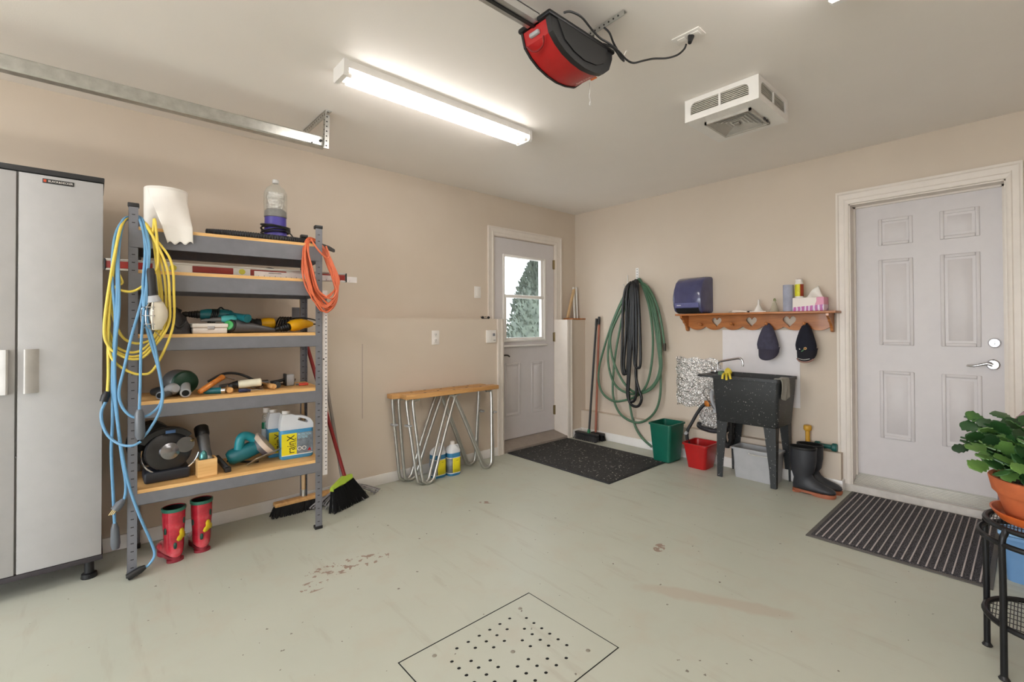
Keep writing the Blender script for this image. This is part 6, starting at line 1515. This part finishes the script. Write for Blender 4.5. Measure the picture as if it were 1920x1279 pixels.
# ================================================================== rubber boots and dumbbells
BRB = mat('black_boot_rubber', (44, 45, 50), .5, var=.12, vscale=20); TAN = mat('tan_sole', (158, 92, 64), .6, var=.15)
for (x, y, a, lab) in ((2.440, -.266, .02, 'front black rubber boot with tan sole beside the sink'), (2.448, -.146, .03, 'rear black rubber boot standing behind the front one')):
    M = frame((x, y, 0), (math.cos(a), math.sin(a), 0), (-math.sin(a), math.cos(a), 0), (0, 0, 1))
    t = thing('rubber_boot', (x, y, 0), lab, 'boot', 'pair of black rubber boots')
    boot(t, M, .325, .275, .1, BRB, TAN, BLACK_PL, 1.32, top=(.058, .06))
def dumbbell(p0, p1, r, label, mm):
    t = thing('dumbbell', ((p0[0] + p1[0]) / 2, p0[1], min(p0[2], p1[2]) - r), label, 'dumbbell', 'vinyl dumbbells on the low ledge')
    p0, p1 = Vector(p0), Vector(p1)
    MB().axis_lathe(p0, p0.lerp(p1, .24), [(0, r * .82), (.2, r), (.8, r), (1, r * .8)], 12).build('weight', mm, t)
    MB().axis_lathe(p1, p1.lerp(p0, .24), [(0, r * .82), (.2, r), (.8, r), (1, r * .8)], 12).build('weight', mm, t)
    MB().axis_lathe(p0.lerp(p1, .2), p0.lerp(p1, .8), [(0, r * .58), (.5, r * .54), (1, r * .58)], 14).build('grip', mm, t)
dumbbell((2.405, -.034, LBZ + .002), (2.405, -.034, LBZ + .165), .029, 'yellow dumbbell standing on end on the low ledge', mat('mustard_vinyl', (208, 156, 50), .45))
dumbbell((2.455, -.036, LBZ + .030), (2.602, -.036, LBZ + .030), .029, 'green dumbbell lying on the low ledge by the door casing', mat('green_vinyl', (18, 90, 84), .4))

# ================================================================== plant stand, pot, plant (right edge)
PX, PY = 3.612, -1.565
st = thing('plant_stand', (PX, PY, 0), 'black metal three-ring plant stand at the right edge', 'plant stand')
TOPZ = .500
def ringtube(mb, r, z, tr, n=40): mb.tube([(PX + r * math.cos(2 * PI * k / n), PY + r * math.sin(2 * PI * k / n), z) for k in range(n)], tr, 8, 1, True)
m = MB(); ringtube(m, .145, TOPZ, .0095); m.build('top_ring', DARK_METAL, st)
m = MB(); ringtube(m, .162, .452, .0095); m.build('collar_ring', DARK_METAL, st)
m = MB(); ringtube(m, .150, .172, .0095); m.build('lower_ring', DARK_METAL, st)
for z, R in ((TOPZ - .002, .140), (.170, .145)):
    m = MB()
    k = -R + .008
    while k < R:
        L = math.sqrt(max(0, R * R - k * k))
        m.box(PX + k - .0013, PX + k + .0013, PY - L, PY + L, z - .0015, z + .0015)
        if int((k + R) / .009) % 4 == 0: m.box(PX - L, PX + L, PY + k - .0013, PY + k + .0013, z - .0030, z - .0012)
        k += .009
    stuff(m.build('wire_mesh', DARK_METAL, st, smooth=False))
for a in (157, 233, 337, 53):
    a = math.radians(a); c, s_ = math.cos(a), math.sin(a)
    m = MB().tube([(PX + .145 * c, PY + .145 * s_, TOPZ), (PX + .150 * c, PY + .150 * s_, TOPZ - .012), (PX + .162 * c, PY + .162 * s_, .452), (PX + .160 * c, PY + .160 * s_, .30), (PX + .160 * c, PY + .160 * s_, .008)], .0102, 10)
    l = m.build('leg', DARK_METAL, st)
    MB().lathe([(.015, 0), (.016, .003), (.012, .008), (.009, .016)], (PX + .160 * c, PY + .160 * s_, 0), 12).build('foot', BLACK_PL, l)
TERRA = mat('terracotta', (196, 102, 58), .75, var=.14, vscale=10, bmp=.1, bscale=150)
TERRA2 = mat('glossy_terracotta', (204, 98, 42), .35, var=.06)
tag(MB().lathe([(.085, 0), (.110, .003), (.133, .032), (.134, .036), (.128, .036), (.108, .010)], (PX, PY, TOPZ + .0085), 36).build('saucer', TERRA2), 'glossy orange saucer under the terracotta pot', 'saucer')
ptm = thing('flower_pot', (PX, PY, TOPZ + .019), 'weathered terracotta flower pot holding the green cactus', 'pot')
MB().lathe([(.088, 0), (.092, .003), (.114, .075), (.122, .085), (.128, .090), (.138, .136), (.136, .140), (.124, .140), (.116, .10)], (PX, PY, TOPZ + .019), 36).build('pot', TERRA, ptm)
MB().lathe([(.118, .112), (.118, .118), (.06, .124), (.01, .126)], (PX, PY, TOPZ + .019), 24).build('soil', speckled('dark_soil', (58, 44, 36), (120, 96, 80), .95, 180, .62, bmp=.8), ptm)

pl = thing('christmas_cactus', (PX, PY, TOPZ + .14), 'green Christmas cactus with arching flat leaves in terracotta pot', 'plant')
def leafmat():
    m, nt, b = base('cactus_green')
    oi = nt.nodes.new('ShaderNodeObjectInfo'); v = coords(nt); n = noise(nt, v, 30, 3)
    f = mathn(nt, 'ADD', mathn(nt, 'MULTIPLY', oi.outputs['Random'], .7), mathn(nt, 'MULTIPLY', n, .3))
    nt.links.new(ramp(nt, f, [(.2, lin(26, 56, 28)), (.6, lin(48, 90, 44)), (.95, lin(116, 152, 76))]), b.inputs['Base Color'])
    b.inputs['Roughness'].default_value = .38
    return m
LEAF = leafmat()
def leaf_mesh():
    # a flat toothed segment, about 6 cm long, growing along +x
    o = [(0, .006), (.010, .012), (.016, .020), (.022, .017), (.030, .025), (.036, .020), (.046, .025), (.052, .017), (.058, .012), (.062, .004)]
    pts = o + [(x, -y) for x, y in reversed(o)]
    m = MB(); n = len(pts); q = len(o)
    for s_ in (1, -1):
        pass
    top = [(x, y, .0022 + .10 * abs(y) * .35) for x, y in pts]; bot = [(x, y, -.0016 + .10 * abs(y) * .35) for x, y in pts]
    mid_t = [(x, 0, .0045) for x, _ in o]; mid_b = [(x, 0, -.0035) for x, _ in o]
    V = top + bot + mid_t + mid_b; F = []
    T, B_, MT, MB_ = 0, n, 2 * n, 2 * n + q
    for i in range(q - 1):
        F.append((T + i, T + i + 1, MT + i + 1, MT + i)); F.append((T + n - 1 - i, MT + i, MT + i + 1, T + n - 2 - i))
        F.append((B_ + i, MB_ + i, MB_ + i + 1, B_ + i + 1)); F.append((B_ + n - 1 - i, B_ + n - 2 - i, MB_ + i + 1, MB_ + i))
    for i in range(n):
        j = (i + 1) % n; F.append((T + i, B_ + i, B_ + j, T + j))
    F.append((T + q - 1, MT + q - 1, T + q)); F.append((B_ + q - 1, B_ + q, MB_ + q - 1)); F.append((T, T + n - 1, MT)); F.append((B_, MB_, B_ + n - 1))
    return m.add(V, F)
leaf_src = None
rr = random.Random(17)
cnt = 0
for s_ in range(76):
    az = rr.uniform(0, 2 * PI) if s_ > 34 else rr.uniform(math.radians(115), math.radians(265))
    el = rr.uniform(.55, 1.3) if s_ % 3 else rr.uniform(1.05, 1.55)
    p = Vector((PX + rr.uniform(-.05, .05), PY + rr.uniform(-.05, .05), TOPZ + .150))
    k_n = rr.choice((3, 4, 4, 5))
    roll = rr.uniform(-1.0, 1.0)
    for k in range(k_n):
        d = Vector((math.cos(az) * math.cos(el), math.sin(az) * math.cos(el), math.sin(el)))
        sc = rr.uniform(.85, 1.15)
        if p.z + d.z * .06 < TOPZ + .155 and math.hypot(p.x - PX, p.y - PY) < .15: d.z = abs(d.z) * .2
        if p.x > 4.2: break
        X = d.normalized(); Y = X.cross(Vector((0, 0, 1))).normalized(); Z = X.cross(Y) * -1
        Rm = Matrix((X, Y, X.cross(Y))).transposed() @ Matrix.Rotation(roll + rr.uniform(-.3, .3), 3, 'X')
        if leaf_src is None:
            o = leaf_mesh().build('leaf', LEAF, pl); me = o.data
            off = Vector(o.location) + WORLD[pl.name]
            for v in me.vertices: v.co += off
            leaf_src = o; WORLD[o.name] = Vector(p); o.location = p - WORLD[pl.name]
        else: o = share(leaf_src, 'leaf', p, pl)
        o.rotation_euler = Rm.to_euler(); o.scale = (sc, sc, sc)
        cnt += 1
        p = p + d * .056 * sc
        el -= rr.uniform(.12, .40); az += rr.uniform(-.25, .25)
m = MB()
for k in range(7):
    a = k * 2 * PI / 7
    m.tube([(PX + .012 * math.cos(a), PY + .012 * math.sin(a), TOPZ + .135), (PX + .03 * math.cos(a), PY + .03 * math.sin(a), TOPZ + .17), (PX + .06 * math.cos(a), PY + .06 * math.sin(a), TOPZ + .20)], .006, 7)
m.build('stems', mat('woody_stem', (84, 66, 48), .8, var=.2), pl)

# ================================================================== tote and plaid cushion behind the plant
t, M = bin_('storage_tote', 'light blue plastic tote on the floor behind the plant stand', 'tote', 3.665, -.66, .33, .36, .36, .40, .215, .03, mat('light_blue_plastic', (108, 150, 196), .4, var=.05), .010)
MB(M).rbox(-.195, .195, -.215, .215, .216, .236, .008).build('lid', mat('pale_blue_lid', (128, 168, 208), .4), t)
def plaid():
    m, nt, b = base('purple_plaid_cloth')
    v = coords(nt); sx = nt.nodes.new('ShaderNodeSeparateXYZ'); nt.links.new(v, sx.inputs[0])
    def stripes(s, f, lo):
        return mathn(nt, 'GREATER_THAN', mathn(nt, 'SINE', mathn(nt, 'MULTIPLY', s, f)), lo)
    c = mix_rgb(nt, mathn(nt, 'MULTIPLY', stripes(sx.outputs['Z'], 95, .2), .6), lin(178, 150, 158), lin(112, 88, 108))
    c = mix_rgb(nt, mathn(nt, 'MULTIPLY', stripes(sx.outputs['X'], 85, .35), .45), c, lin(206, 166, 152))
    c = mix_rgb(nt, mathn(nt, 'MULTIPLY', stripes(sx.outputs['Z'], 190, .93), .6), c, lin(60, 48, 62))
    nt.links.new(c, b.inputs['Base Color']); b.inputs['Roughness'].default_value = .95; bump(nt, b, noise(nt, v, 260, 2), .2, .003)
    return m
R = []
for j in range(15):
    v = j / 14; z = .2365 + .60 * v
    w_ = .178 * (math.sin(min(1, (1 - v) * 2.4 + .10) * PI / 2) ** .6) * (.90 + .10 * min(1, v * 4)); d_ = .085 * (math.sin(min(1, (1 - v) * 2.2 + .1) * PI / 2) ** .6)
    R.append([(3.635 + .03 * v + w_ * math.copysign(abs(math.cos(a)) ** .75, math.cos(a)) + .004 * math.sin(7 * a + j), -.66 + d_ * math.sin(a), z + .03 * v * math.cos(a)) for a in [2 * PI * k / 28 for k in range(28)]])
tag(MB().loft(R).build('plaid_cushion', plaid()), 'purple plaid cushion standing on the blue tote behind the plant', 'cushion')
